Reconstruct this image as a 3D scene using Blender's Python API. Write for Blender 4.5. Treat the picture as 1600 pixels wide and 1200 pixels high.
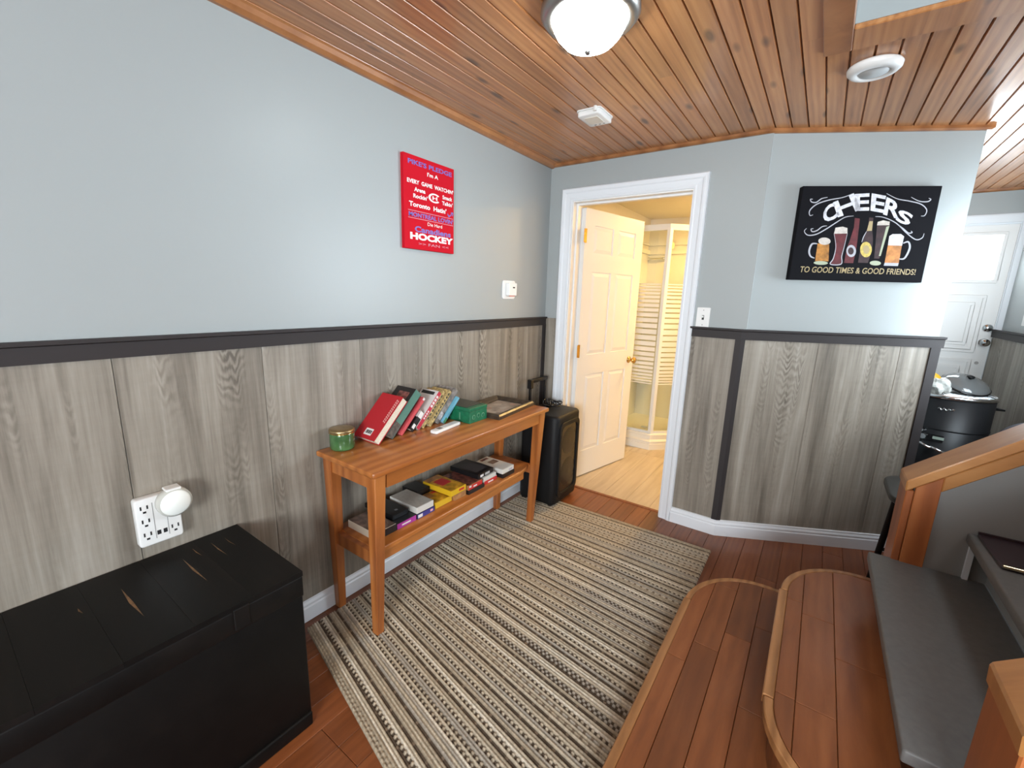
import bpy, bmesh, math, random
from mathutils import Vector, Matrix
random.seed(7)
S = bpy.context.scene
for o in list(bpy.data.objects): bpy.data.objects.remove(o)
COL = S.collection

# ------------------------------------------------------------------ camera
def cam_axes(yaw, pitch, roll):
    y, p, r = map(math.radians, (yaw, pitch, roll))
    fw = Vector((-math.sin(y)*math.cos(p), math.cos(y)*math.cos(p), math.sin(p)))
    rt = Vector((math.cos(y), math.sin(y), 0)); up = rt.cross(fw)
    return rt*math.cos(r)+up*math.sin(r), -rt*math.sin(r)+up*math.cos(r), fw
cd = bpy.data.cameras.new('camera'); cam = bpy.data.objects.new('camera', cd); COL.objects.link(cam)
R_, U_, F_ = cam_axes(35.115, -11.816, 1.762)
M = Matrix((R_, U_, -F_)).transposed().to_4x4(); M.translation = Vector((1.6334, 0.0, 1.4078))
cam.matrix_world = M
cd.sensor_fit = 'HORIZONTAL'; cd.sensor_width = 36.0; cd.lens = 675.53*36/1600; cd.clip_start = 0.02
S.camera = cam

# ------------------------------------------------------------------ world, daylight, exposure
W = bpy.data.worlds.new('sky'); S.world = W; W.use_nodes = True
bg = W.node_tree.nodes['Background']; bg.inputs['Color'].default_value = (0.80, 0.92, 1.0, 1); bg.inputs['Strength'].default_value = 5.0
S.view_settings.view_transform = 'Standard'; S.view_settings.look = 'None'
S.view_settings.gamma = 1.0; S.view_settings.use_curve_mapping = False
S.view_settings.exposure = 0.20
def area(name, loc, target, sx, sy, power, color):
    l = bpy.data.lights.new(name, 'AREA'); l.shape = 'RECTANGLE'; l.size = sx; l.size_y = sy; l.energy = power; l.color = color
    o = bpy.data.objects.new(name, l); COL.objects.link(o); o.location = loc
    o.rotation_euler = (Vector(target)-Vector(loc)).to_track_quat('-Z', 'Y').to_euler()
    return o
DAY = (0.80, 0.92, 1.0)
area('daylight_room_window', (3.66, -0.9, 1.45), (0.0, 0.6, 1.5), 1.3, 1.0, 17, DAY)      # sky seen by window_1
area('daylight_hall_window', (2.80, 2.95, 1.5), (2.2, 4.8, 1.2), 0.6, 0.9, 26, DAY)         # sky seen by window_2, towards the entry door
o = area('wall_patch_beam', (2.80, 3.0, 1.55), (0.0, 1.15, 1.70), 0.5, 0.8, 8, DAY); o.data.spread = math.radians(75)   # added narrow beam that puts the bluish glow on the left wall
o = area('rear_fill_light', (2.4, -2.56, 1.45), (1.5, 2.7, 1.3), 1.2, 1.0, 84, (0.9,0.96,1.0)); o.data.spread = math.radians(125)   # added from behind to brighten the back and angled walls
area('daylight_upstairs', (3.6, 1.45, 4.4), (2.6, 1.45, 1.0), 1.2, 0.6, 40, DAY)            # upstairs landing

# ------------------------------------------------------------------ mesh helpers
def link(o, parent=None):
    COL.objects.link(o)
    if parent is not None: o.parent = parent
    return o
class MB:
    def __init__(s): s.v = []; s.f = []; s.sm = []
    def add(s, vs, fs, smooth=False):
        b = len(s.v); s.v += [tuple(p) for p in vs]; s.f += [tuple(i+b for i in f) for f in fs]; s.sm += [smooth]*len(fs); return s
    def box(s, x0, x1, y0, y1, z0, z1):
        return s.add([(x0,y0,z0),(x1,y0,z0),(x1,y1,z0),(x0,y1,z0),(x0,y0,z1),(x1,y0,z1),(x1,y1,z1),(x0,y1,z1)],
                     [(0,3,2,1),(4,5,6,7),(0,1,5,4),(1,2,6,5),(2,3,7,6),(3,0,4,7)])
    def obox(s, a, b, w, z0, z1):      # box along segment a->b (2D), thickness w to the LEFT of it
        d = Vector((b[0]-a[0], b[1]-a[1])); d.normalize(); n = Vector((-d.y, d.x))*w
        q = [(a[0],a[1]),(b[0],b[1]),(b[0]+n.x,b[1]+n.y),(a[0]+n.x,a[1]+n.y)]
        return s.prism(q, z0, z1)
    def prism(s, poly, z0, z1, ax='z', cap=True):
        n = len(poly)
        def P(p, h): return (p[0],p[1],h) if ax == 'z' else ((p[0],h,p[1]) if ax == 'y' else (h,p[0],p[1]))
        vs = [P(p, z0) for p in poly]+[P(p, z1) for p in poly]
        fs = [(i,(i+1)%n,n+(i+1)%n,n+i) for i in range(n)]
        if cap: fs += [tuple(range(n-1,-1,-1)), tuple(range(n,2*n))]
        return s.add(vs, fs)
    def cyl(s, p0, p1, r0, r1=None, n=16, cap=True):
        r1 = r0 if r1 is None else r1; p0 = Vector(p0); p1 = Vector(p1); d = (p1-p0).normalized()
        a = d.orthogonal().normalized(); b = d.cross(a); vs = []
        for p, r in ((p0,r0),(p1,r1)):
            for i in range(n):
                t = 2*math.pi*i/n; vs.append(p+(a*math.cos(t)+b*math.sin(t))*r)
        s.add(vs, [(i,(i+1)%n,n+(i+1)%n,n+i) for i in range(n)], True)
        if cap: s.add(vs, [tuple(range(n-1,-1,-1)), tuple(range(n,2*n))])
        return s
    def lathe(s, prof, c=(0,0,0), n=32, sx=1, sy=1):
        vs = []; m = len(prof)
        for i in range(n):
            t = 2*math.pi*i/n
            for r, z in prof: vs.append((c[0]+r*math.cos(t)*sx, c[1]+r*math.sin(t)*sy, c[2]+z))
        fs = []
        for i in range(n):
            j = (i+1) % n
            for k in range(m-1): fs.append((i*m+k, j*m+k, j*m+k+1, i*m+k+1))
        return s.add(vs, fs, True)
    def tube(s, pts, r, n=8, closed=False):
        pts = [Vector(p) for p in pts]; m = len(pts); vs = []; prev = None
        for i, p in enumerate(pts):
            t = (pts[min(i+1,m-1)]-pts[max(i-1,0)]).normalized()
            a = t.orthogonal().normalized() if prev is None else (prev-t*prev.dot(t)).normalized()
            prev = a; b = t.cross(a)
            for k in range(n):
                q = 2*math.pi*k/n; vs.append(p+(a*math.cos(q)+b*math.sin(q))*r)
        fs = [(i*n+k, i*n+(k+1)%n, (i+1)*n+(k+1)%n, (i+1)*n+k) for i in range(m-1) for k in range(n)]
        s.add(vs, fs, True); s.add(vs, [tuple(range(n-1,-1,-1)), tuple(range((m-1)*n, m*n))]); return s
    def sweep(s, path, prof, closed_prof=True):
        """horizontal sweep of profile [(offset to the right of travel, z)] along a 2D path with mitred corners"""
        P = [Vector(p) for p in path]; m = len(P); k = len(prof); vs = []
        for i in range(m):
            d0 = (P[i]-P[i-1]).normalized() if i else None; d1 = (P[i+1]-P[i]).normalized() if i < m-1 else None
            if d0 is None: n = Vector((d1.y,-d1.x))
            elif d1 is None: n = Vector((d0.y,-d0.x))
            else:
                n0 = Vector((d0.y,-d0.x)); n1 = Vector((d1.y,-d1.x)); n = (n0+n1); n = n/(n.dot(n0))
            for o, z in prof: vs.append((P[i].x+n.x*o, P[i].y+n.y*o, z))
        fs = []
        for i in range(m-1):
            for j in range(k):
                jj = (j+1) % k; fs.append((i*k+j, i*k+jj, (i+1)*k+jj, (i+1)*k+j))
        fs += [tuple(range(k)), tuple(range((m-1)*k, m*k))]
        return s.add(vs, fs)
    def xform(s, mat): s.v = [tuple(mat @ Vector(p)) for p in s.v]; return s
    def mesh(s, name, mat, bevel=0, seg=1, smooth=False, subsurf=0):
        me = bpy.data.meshes.new(name); me.from_pydata(s.v, [], s.f)
        for p, q in zip(me.polygons, s.sm): p.use_smooth = q
        bm = bmesh.new(); bm.from_mesh(me)
        if bevel or smooth:
            bmesh.ops.remove_doubles(bm, verts=bm.verts, dist=1e-5)
        bmesh.ops.recalc_face_normals(bm, faces=bm.faces)
        if bevel:
            es = [e for e in bm.edges if len(e.link_faces) == 2 and e.calc_face_angle(0) > 0.5]
            bmesh.ops.bevel(bm, geom=es, offset=bevel, segments=seg, affect='EDGES', profile=0.5, clamp_overlap=True)
        if smooth or seg > 1:
            for f in bm.faces: f.smooth = True
        bm.to_mesh(me); bm.free()
        if smooth or seg > 1: me.set_sharp_from_angle(angle=math.radians(50))
        if mat: me.materials.append(mat)
        return me
    def obj(s, name, mat, parent=None, **k): return link(bpy.data.objects.new(name, s.mesh(name, mat, **k)), parent)
def thing(name, label, cat, loc=(0,0,0), rz=0.0, group=None, rot=None):
    o = bpy.data.objects.new(name, None); COL.objects.link(o); o.location = loc
    o.rotation_euler = rot if rot else (0,0,rz); o.empty_display_size = 0.05
    return tag(o, label, cat, group)
def tag(o, label, cat, group=None):
    o['label'] = label; o['category'] = cat
    if group: o['group'] = group
    return o
def struct(o, label=None):
    o['kind'] = 'structure'
    if label: o['label'] = label
    return o
def copy_part(o, parent, loc=None, rot=None, scale=None):
    c = o.copy(); COL.objects.link(c); c.parent = parent
    if loc is not None: c.location = loc
    if rot is not None: c.rotation_euler = rot
    if scale is not None: c.scale = scale
    return c
def rrect(x0, x1, y0, y1, r, n=5):
    out = []
    for cx, cy, a in ((x1-r,y1-r,0),(x0+r,y1-r,90),(x0+r,y0+r,180),(x1-r,y0+r,270)):
        for i in range(n+1):
            t = math.radians(a+90*i/n); out.append((cx+r*math.cos(t), cy+r*math.sin(t)))
    return out

# ------------------------------------------------------------------ materials
def nt(name):
    m = bpy.data.materials.new(name); m.use_nodes = True; t = m.node_tree
    return m, t, t.nodes['Principled BSDF']
def mat(name, c, rough=0.5, metal=0.0, spec=0.5, noise=0.0, nscale=30, bump=0.0, bscale=200, coat=0.0, emit=None, estr=0, trans=0, alpha=1):
    m, t, b = nt(name); N = t.nodes; L = t.links
    b.inputs['Base Color'].default_value = (*c, 1); b.inputs['Roughness'].default_value = rough; b.inputs['Metallic'].default_value = metal
    b.inputs['Specular IOR Level'].default_value = spec; b.inputs['Coat Weight'].default_value = coat; b.inputs['Coat Roughness'].default_value = 0.15
    if trans: b.inputs['Transmission Weight'].default_value = trans
    if emit: b.inputs['Emission Color'].default_value = (*emit, 1); b.inputs['Emission Strength'].default_value = estr
    tc = N.new('ShaderNodeTexCoord')
    if noise:
        n = N.new('ShaderNodeTexNoise'); n.inputs['Scale'].default_value = nscale; n.inputs['Detail'].default_value = 5
        L.new(tc.outputs['Object'], n.inputs['Vector'])
        r = N.new('ShaderNodeValToRGB'); r.color_ramp.elements[0].position = 0.3; r.color_ramp.elements[1].position = 0.7
        r.color_ramp.elements[0].color = (*[x*(1-noise) for x in c], 1); r.color_ramp.elements[1].color = (*[min(1, x*(1+noise)) for x in c], 1)
        L.new(n.outputs['Fac'], r.inputs['Fac']); L.new(r.outputs['Color'], b.inputs['Base Color'])
    if bump:
        n = N.new('ShaderNodeTexNoise'); n.inputs['Scale'].default_value = bscale; n.inputs['Detail'].default_value = 3
        L.new(tc.outputs['Object'], n.inputs['Vector'])
        bp = N.new('ShaderNodeBump'); bp.inputs['Strength'].default_value = bump; bp.inputs['Distance'].default_value = 0.002
        L.new(n.outputs['Fac'], bp.inputs['Height']); L.new(bp.outputs['Normal'], b.inputs['Normal'])
    return m
def wood(name, stops, scale, rough=0.35, knots=0.0, kscale=(6,1.2,6), kcol=(0.05,0.02,0.01), vary=0.15, wave=0.25, wscale=6, wdir='X', coat=0.0, spec=0.5, knot_r=0.07, bump=0.05):
    m, t, b = nt(name); N = t.nodes; L = t.links
    tc = N.new('ShaderNodeTexCoord'); oi = N.new('ShaderNodeObjectInfo')
    mul = N.new('ShaderNodeVectorMath'); mul.operation = 'SCALE'; mul.inputs[0].default_value = (13.7, 7.3, 21.1); L.new(oi.outputs['Random'], mul.inputs['Scale'])
    add = N.new('ShaderNodeVectorMath'); add.operation = 'ADD'; L.new(tc.outputs['Object'], add.inputs[0]); L.new(mul.outputs[0], add.inputs[1])
    mp = N.new('ShaderNodeMapping'); mp.inputs['Scale'].default_value = scale; L.new(add.outputs[0], mp.inputs['Vector'])
    n1 = N.new('ShaderNodeTexNoise'); n1.inputs['Scale'].default_value = 1; n1.inputs['Detail'].default_value = 8; n1.inputs['Roughness'].default_value = 0.62; n1.inputs['Distortion'].default_value = 0.4
    L.new(mp.outputs[0], n1.inputs['Vector'])
    wv = N.new('ShaderNodeTexWave'); wv.bands_direction = wdir; wv.inputs['Scale'].default_value = wscale*0.05; wv.inputs['Distortion'].default_value = 6; wv.inputs['Detail'].default_value = 3; wv.inputs['Detail Scale'].default_value = 0.6
    L.new(mp.outputs[0], wv.inputs['Vector'])
    mx = N.new('ShaderNodeMix'); mx.data_type = 'FLOAT'; mx.inputs['Factor'].default_value = wave; L.new(n1.outputs['Fac'], mx.inputs['A']); L.new(wv.outputs['Fac'], mx.inputs['B'])
    rp = N.new('ShaderNodeValToRGB'); e = rp.color_ramp.elements
    while len(e) < len(stops): e.new(0.5)
    for el, (p, c) in zip(e, stops): el.position = p; el.color = (*c, 1)
    L.new(mx.outputs['Result'], rp.inputs['Fac'])
    hs = N.new('ShaderNodeHueSaturation')
    mr = N.new('ShaderNodeMapRange'); mr.inputs['To Min'].default_value = 1-vary; mr.inputs['To Max'].default_value = 1+vary; L.new(oi.outputs['Random'], mr.inputs['Value']); L.new(mr.outputs[0], hs.inputs['Value'])
    L.new(rp.outputs['Color'], hs.inputs['Color']); out = hs.outputs['Color']
    if knots:
        mk = N.new('ShaderNodeMapping'); mk.inputs['Scale'].default_value = kscale; L.new(add.outputs[0], mk.inputs['Vector'])
        vo = N.new('ShaderNodeTexVoronoi'); vo.inputs['Scale'].default_value = 1; L.new(mk.outputs[0], vo.inputs['Vector'])
        kr = N.new('ShaderNodeMapRange'); kr.inputs['From Min'].default_value = knot_r; kr.inputs['From Max'].default_value = knot_r*2.2; kr.inputs['To Min'].default_value = knots; kr.inputs['To Max'].default_value = 0; L.new(vo.outputs['Distance'], kr.inputs['Value'])
        km = N.new('ShaderNodeMix'); km.data_type = 'RGBA'; L.new(kr.outputs[0], km.inputs['Factor']); L.new(out, km.inputs[6]); km.inputs[7].default_value = (*kcol, 1); out = km.outputs[2]
    L.new(out, b.inputs['Base Color']); b.inputs['Roughness'].default_value = rough; b.inputs['Coat Weight'].default_value = coat; b.inputs['Coat Roughness'].default_value = 0.12; b.inputs['Specular IOR Level'].default_value = spec
    if bump:
        bp = N.new('ShaderNodeBump'); bp.inputs['Strength'].default_value = bump; bp.inputs['Distance'].default_value = 0.003; L.new(n1.outputs['Fac'], bp.inputs['Height']); L.new(bp.outputs['Normal'], b.inputs['Normal'])
    return m
def pane_mat(name, tint, refl=0.12, rough=0.02):
    m = bpy.data.materials.new(name); m.use_nodes = True; t = m.node_tree; N = t.nodes; N.remove(N['Principled BSDF'])
    tr = N.new('ShaderNodeBsdfTransparent'); tr.inputs['Color'].default_value = (*tint, 1); gl = N.new('ShaderNodeBsdfGlossy'); gl.inputs['Roughness'].default_value = rough
    mx = N.new('ShaderNodeMixShader'); mx.inputs[0].default_value = refl
    t.links.new(tr.outputs[0], mx.inputs[1]); t.links.new(gl.outputs[0], mx.inputs[2]); t.links.new(mx.outputs[0], N['Material Output'].inputs['Surface'])
    return m

PAINT = mat('grey_blue_wall_paint', (0.345,0.372,0.372), rough=0.40, spec=0.4, bump=0.03, bscale=350)
PAINTG = mat('grey_stair_paint', (0.27,0.275,0.268), rough=0.5, bump=0.03, bscale=300)
GREYT = mat('dark_grey_tread_paint', (0.125,0.122,0.117), rough=0.5, noise=0.08, nscale=60, bump=0.1, bscale=400)
WHITE = mat('white_trim_paint', (0.74,0.77,0.80), rough=0.35)
DWHITE = mat('white_door_paint', (0.80,0.79,0.77), rough=0.38)
BATHW = mat('white_bathroom_paint', (0.75,0.72,0.66), rough=0.5)
STIP = mat('stippled_bathroom_ceiling', (0.72,0.68,0.60), rough=0.8, bump=0.8, bscale=140)
ACRYL = mat('white_shower_acrylic', (0.80,0.78,0.72), rough=0.2)
RAIL = mat('dark_brown_rail_paint', (0.030,0.025,0.025), rough=0.6, spec=0.3)
PINE = wood('varnished_pine_ceiling', [(0.25,(0.28,0.104,0.034)),(0.5,(0.45,0.192,0.068)),(0.75,(0.56,0.275,0.110))], (40,1.6,40), rough=0.32, knots=0.75, kscale=(10,3.4,0.6), vary=0.16, wave=0.12, coat=0.2, knot_r=0.085)
PINET = wood('orange_pine_trim', [(0.25,(0.20,0.075,0.026)),(0.5,(0.32,0.130,0.046)),(0.8,(0.42,0.185,0.07))], (10,10,10), rough=0.32, vary=0.05, coat=0.2)
FLOORW = wood('red_brown_hardwood', [(0.2,(0.13,0.037,0.011)),(0.5,(0.205,0.062,0.019)),(0.85,(0.29,0.098,0.033))], (38,2.6,38), rough=0.34, vary=0.16, coat=0.1, wave=0.1)
STEPW = wood('chestnut_step_boards', [(0.2,(0.145,0.043,0.013)),(0.5,(0.215,0.068,0.020)),(0.85,(0.29,0.100,0.033))], (26,3.5,26), rough=0.38, vary=0.22, coat=0.08, wave=0.12)
OAKN = wood('light_oak_nosing', [(0.25,(0.22,0.095,0.032)),(0.55,(0.36,0.165,0.060)),(0.8,(0.45,0.22,0.09))], (30,4,30), rough=0.35, vary=0.05)
NEWEL = wood('orange_newel_wood', [(0.25,(0.23,0.066,0.018)),(0.5,(0.37,0.112,0.030)),(0.8,(0.47,0.165,0.048))], (14,14,1.6), rough=0.4, vary=0.04, coat=0.1)
CAPW = wood('golden_cap_wood', [(0.25,(0.30,0.115,0.028)),(0.5,(0.43,0.185,0.052)),(0.8,(0.54,0.26,0.085))], (2.2,20,10), rough=0.35, vary=0.04, coat=0.1)
TABLEW = wood('orange_pine_table', [(0.25,(0.25,0.072,0.015)),(0.5,(0.39,0.128,0.027)),(0.8,(0.51,0.195,0.048))], (18,1.8,18), rough=0.32, knots=0.6, kscale=(4,1.3,4), vary=0.08, coat=0.2, knot_r=0.04)
TABLEL = wood('orange_pine_leg', [(0.25,(0.22,0.062,0.014)),(0.5,(0.36,0.112,0.025)),(0.8,(0.47,0.17,0.042))], (22,22,1.8), rough=0.34, vary=0.06, coat=0.2)
def laminate(name):
    m, t, b = nt(name); N = t.nodes; L = t.links
    tc = N.new('ShaderNodeTexCoord'); oi = N.new('ShaderNodeObjectInfo')
    mul = N.new('ShaderNodeVectorMath'); mul.operation = 'SCALE'; mul.inputs[0].default_value = (3.7, 5.3, 2.1); L.new(oi.outputs['Random'], mul.inputs['Scale'])
    add = N.new('ShaderNodeVectorMath'); add.operation = 'ADD'; L.new(tc.outputs['Object'], add.inputs[0]); L.new(mul.outputs[0], add.inputs[1])
    def noise(sc, det, rough=0.6, dist=0.0):
        mp = N.new('ShaderNodeMapping'); mp.inputs['Scale'].default_value = sc; L.new(add.outputs[0], mp.inputs['Vector'])
        n = N.new('ShaderNodeTexNoise'); n.inputs['Scale'].default_value = 1; n.inputs['Detail'].default_value = det; n.inputs['Roughness'].default_value = rough; n.inputs['Distortion'].default_value = dist
        L.new(mp.outputs[0], n.inputs['Vector']); return n.outputs['Fac']
    fine = noise((70,70,2.2), 4, 0.7); mid = noise((11,11,0.7), 5, 0.6, 0.5); cross = noise((9,9,60), 3, 0.6)
    sx = N.new('ShaderNodeSeparateXYZ'); L.new(add.outputs[0], sx.inputs[0])
    def mth(op, a, b=None):
        m_ = N.new('ShaderNodeMath'); m_.operation = op
        for k_, q in enumerate((a, b)):
            if q is None: continue
            if isinstance(q, (int, float)): m_.inputs[k_].default_value = q
            else: L.new(q, m_.inputs[k_])
        return m_.outputs[0]
    col = noise((10,10,0.9), 2, 0.5)                      # narrow vertical figure columns
    cz = mth('ADD', mth('MULTIPLY', sx.outputs['Z'], 150.0), mth('ADD', mth('MULTIPLY', col, 95.0), mth('MULTIPLY', noise((16,16,7), 4), 22.0)))
    arch = mth('ADD', mth('MULTIPLY', mth('SINE', cz), 0.5), 0.42)
    mask = N.new('ShaderNodeMapRange'); mask.inputs['From Min'].default_value = 0.54; mask.inputs['From Max'].default_value = 0.68; mask.inputs['To Max'].default_value = 1.0; L.new(col, mask.inputs['Value'])
    fade = N.new('ShaderNodeMapRange'); fade.inputs['From Min'].default_value = 0.42; fade.inputs['From Max'].default_value = 0.66; fade.inputs['To Min'].default_value = 0.02; fade.inputs['To Max'].default_value = 0.27; L.new(noise((5,5,5), 3), fade.inputs['Value'])
    amt = mth('MULTIPLY', mask.outputs[0], fade.outputs[0])
    def mixf(a, b, f):
        m_ = N.new('ShaderNodeMix'); m_.data_type = 'FLOAT'; L.new(a, m_.inputs['A']); L.new(b, m_.inputs['B'])
        if isinstance(f, float): m_.inputs['Factor'].default_value = f
        else: L.new(f, m_.inputs['Factor'])
        return m_.outputs['Result']
    v = mixf(mixf(mid, fine, 0.30), cross, 0.04); v = mixf(v, arch, amt)
    rp = N.new('ShaderNodeValToRGB'); e = rp.color_ramp.elements; stops = [(0.34,(0.110,0.092,0.072)),(0.46,(0.205,0.178,0.143)),(0.56,(0.285,0.253,0.208)),(0.68,(0.38,0.345,0.295))]
    while len(e) < 4: e.new(0.5)
    for el, (p, c) in zip(e, stops): el.position = p; el.color = (*c, 1)
    L.new(v, rp.inputs['Fac']); L.new(rp.outputs['Color'], b.inputs['Base Color']); b.inputs['Roughness'].default_value = 0.5
    bp = N.new('ShaderNodeBump'); bp.inputs['Strength'].default_value = 0.08; bp.inputs['Distance'].default_value = 0.002; L.new(fine, bp.inputs['Height']); L.new(bp.outputs['Normal'], b.inputs['Normal'])
    return m
LAMI = laminate('grey_oak_laminate')
BATHF = wood('pale_vinyl_plank', [(0.25,(0.42,0.345,0.265)),(0.5,(0.52,0.44,0.35)),(0.8,(0.62,0.55,0.45))], (20,1.6,20), rough=0.45, vary=0.06, wave=0.06)
BLACKW = wood('black_stained_trunk_wood', [(0.2,(0.0025,0.0025,0.0025)),(0.5,(0.0045,0.0042,0.004)),(0.9,(0.010,0.008,0.007))], (1.2,16,16), rough=0.5, vary=0.1, spec=0.2, bump=0.15)
WEAR = mat('bare_worn_wood', (0.16,0.085,0.035), rough=0.6, noise=0.4, nscale=80)
BRASS = mat('polished_brass', (0.62,0.40,0.13), rough=0.2, metal=1.0)
CHROME = mat('chrome', (0.75,0.76,0.77), rough=0.15, metal=1.0)
NICKEL = mat('brushed_pewter', (0.33,0.31,0.29), rough=0.35, metal=1.0)
BLKP = mat('black_plastic', (0.0055,0.0055,0.006), rough=0.55, spec=0.3, bump=0.15, bscale=500)
BLKG = mat('black_gloss', (0.008,0.008,0.009), rough=0.18)
WPLAST = mat('white_plastic', (0.78,0.78,0.76), rough=0.35)
SLOT = mat('dark_slot', (0.01,0.01,0.01), rough=0.6)
GLASS = pane_mat('clear_shower_glass', (0.93,0.95,0.92), 0.07)
WGLASS = pane_mat('window_glass', (0.97,0.98,1.0), 0.05)
FROST = mat('frosted_stripe', (0.85,0.84,0.80), rough=0.7)
def pal(name, c, rough=0.45, **k): return mat(name, c, rough=rough, **k)

# ------------------------------------------------------------------ setting
YB = 2.7125; TH = math.radians(27.62); C1 = (1.2744, YB); CT, ST = math.cos(TH), math.sin(TH)
LW = 0.985; C2 = (C1[0]+LW*CT, C1[1]+LW*ST)
YE = 4.8; XR = 2.74; ZC = 2.262
def AW(u, n=0.0):      # point on the angled wall, u along it, n out into the room
    return (C1[0]+u*CT+n*ST, C1[1]+u*ST-n*CT)

fl = MB().box(-0.1,5.0,-2.6,4.9,-0.1,-0.012).box(-0.1,3.6,-2.6,0.0,-0.012,0).box(1.9,5.0,0.0,2.1,-0.012,0)
floor = struct(fl.obj('floor', FLOORW), 'red-brown hardwood floor')
PW = 0.095; plank_mesh = {}
def plank(L):
    k = round(L, 2)
    if k not in plank_mesh:
        plank_mesh[k] = MB().box(0.0006, PW-0.0006, 0.0006, k-0.0006, -0.012, 0).mesh('floor_plank', FLOORW, bevel=0.0016)
    return plank_mesh[k]
def lay(x, y0, y1):
    y = y0
    while y1-y > 0.02:
        L = random.choice([0.6,0.75,0.9,1.05]); L = min(L, y1-y)
        if y1-y-L < 0.25: L = y1-y
        L = round(L, 2); o = link(bpy.data.objects.new('floor_plank', plank(L)), floor); o.location = (x, y, 0); y += L
for i in range(29):
    x = 0.02+PW*i
    if x < 1.65: lay(x, 0.0, 2.77 if x < 1.2 else round(2.77+0.52*(x-1.15), 2))
    elif x < 2.70:
        lay(x, 2.0, 4.8 if x > 1.82 else 3.1)
BPOLY = [(0,2.765),(1.27,2.765),(1.70,3.00),(1.70,4.8),(0,4.8)]
bf = struct(MB().prism(BPOLY,-0.012,-0.004).obj('floor_bathroom', BATHF), 'pale wood-look bathroom floor')
bp_m = MB().box(0.0005,0.1695,0.0005,1.0145,-0.006,0.002).mesh('vinyl_plank', BATHF, bevel=0.001)
for i in range(10):
    for j in range(2):
        if i > 6 and j == 0: continue
        o = link(bpy.data.objects.new('vinyl_plank', bp_m), bf); o.location = (0.17*i, 2.77+1.015*j, 0)
tag(MB().prism([(2.755,0.0),(2.785,0.0),(2.78,0.006),(2.76,0.006)], 0.19, 0.935, ax='x').obj('threshold_strip', FLOORW), 'thin dark wood threshold strip in the bathroom doorway', 'threshold')

# walls
def wall(name, boxes, m=PAINT, label=None):
    b = MB()
    for q in boxes: b.box(*q)
    return struct(b.obj(name, m), label)
wall_left = wall('wall_left', [(-0.12,0,-2.6,2.83,0,2.275)])
wall_back = wall('wall_back', [(0,0.165,YB,YB+0.12,0,2.275),(0.955,1.30,YB,YB+0.12,0,2.275),(0.165,0.955,YB,YB+0.12,2.03,2.275)])
wa = MB().prism([AW(0),AW(LW),AW(LW,-0.11),AW(0,-0.12)], 0, 2.275)
wall_angled = struct(wa.obj('wall_angled', PAINT))
wall_part = wall('wall_partition', [(1.70,1.80,3.03,4.8,0,2.275)])
wall_far = wall('wall_far', [(1.70,1.86,YE,YE+0.12,0,2.275),(2.73,2.9,YE,YE+0.12,0,2.275),(1.86,2.73,YE,YE+0.12,2.03,2.275)])
wall('wall_bathroom_back', [(-0.12,1.70,YE,YE+0.12,0,2.275)], BATHW)
wall('wall_bathroom_left', [(-0.12,-0.0,2.83,YE,0,2.275)], BATHW)
wall('wall_bathroom_inner', [(0,0.165,YB+0.12,YB+0.125,0,2.22),(0.955,1.27,YB+0.12,YB+0.125,0,2.22),(0.165,0.955,YB+0.12,YB+0.125,2.03,2.22),(1.692,1.70,3.06,4.8,0,2.22)], BATHW)
wall_hr = wall('wall_hall_right', [(XR,XR+0.12,2.12,2.6,0,2.275),(XR,XR+0.12,3.7,4.9,0,2.275),(XR,XR+0.12,2.6,3.7,0,0.9),(XR,XR+0.12,2.6,3.7,2.0,2.275)])
wall('wall_right', [(3.6,3.72,-2.6,-1.6,0,2.275),(3.6,3.72,-0.2,0.88,0,2.275),(3.6,3.72,-1.6,-0.2,0,0.9),(3.6,3.72,-1.6,-0.2,2.0,2.275)])
wall('wall_front', [(-0.12,1.7,-2.72,-2.6,0,2.275),(3.1,3.72,-2.72,-2.6,0,2.275),(1.7,3.1,-2.72,-2.6,0,0.9),(1.7,3.1,-2.72,-2.6,2.0,2.275)])
wall('wall_stair_end', [(4.9,5.0,0.88,2.12,0,4.7)])
# ceiling
ceil = MB()
for q in ((-0.12,1.58,-2.6,4.92,2.274,2.5),(1.58,5.0,-2.6,0.96,2.274,2.5),(1.58,5.0,1.89,4.92,2.274,2.5)): ceil.box(*q)
ceiling = struct(ceil.obj('ceiling', PINE), 'varnished knotty pine tongue-and-groove ceiling')
BW = 0.0692
def cplank(L):
    w = BW; c = 0.0042; g = 0.0008
    pr = [(g,0.012),(g,0.008),(c,0),(w-c,0),(w-g,0.008),(w-g,0.012)]
    return MB().prism(pr, 0, L, ax='y').mesh('ceiling_plank', PINE)
cpm = {}
def cput(x, y0, y1):
    k = round(y1-y0, 2)
    if k <= 0: return
    if k not in cpm: cpm[k] = cplank(k)
    o = link(bpy.data.objects.new('ceiling_plank', cpm[k]), ceiling); o.location = (x, y0, ZC)
for i in range(40):
    x = -0.011+BW*i
    far = 2.76 if x < 1.2 else (YB+0.06+0.524*(x+BW-1.2744) if x < 1.80 else 4.8)
    if x < 1.47:
        cut = random.choice([-1.2,-0.6,0.3,1.1,1.9]); cput(x, -2.6, cut); cput(x, cut, far)
    else:
        cput(x, -2.6, 0.88); cput(x, 2.0, far)
struct(MB().prism([(0,YB+0.12),(1.25,YB+0.12),(1.70,3.06),(1.70,YE),(0,YE)],2.22,2.262).obj('ceiling_bathroom', STIP), 'stippled white bathroom ceiling')
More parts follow.
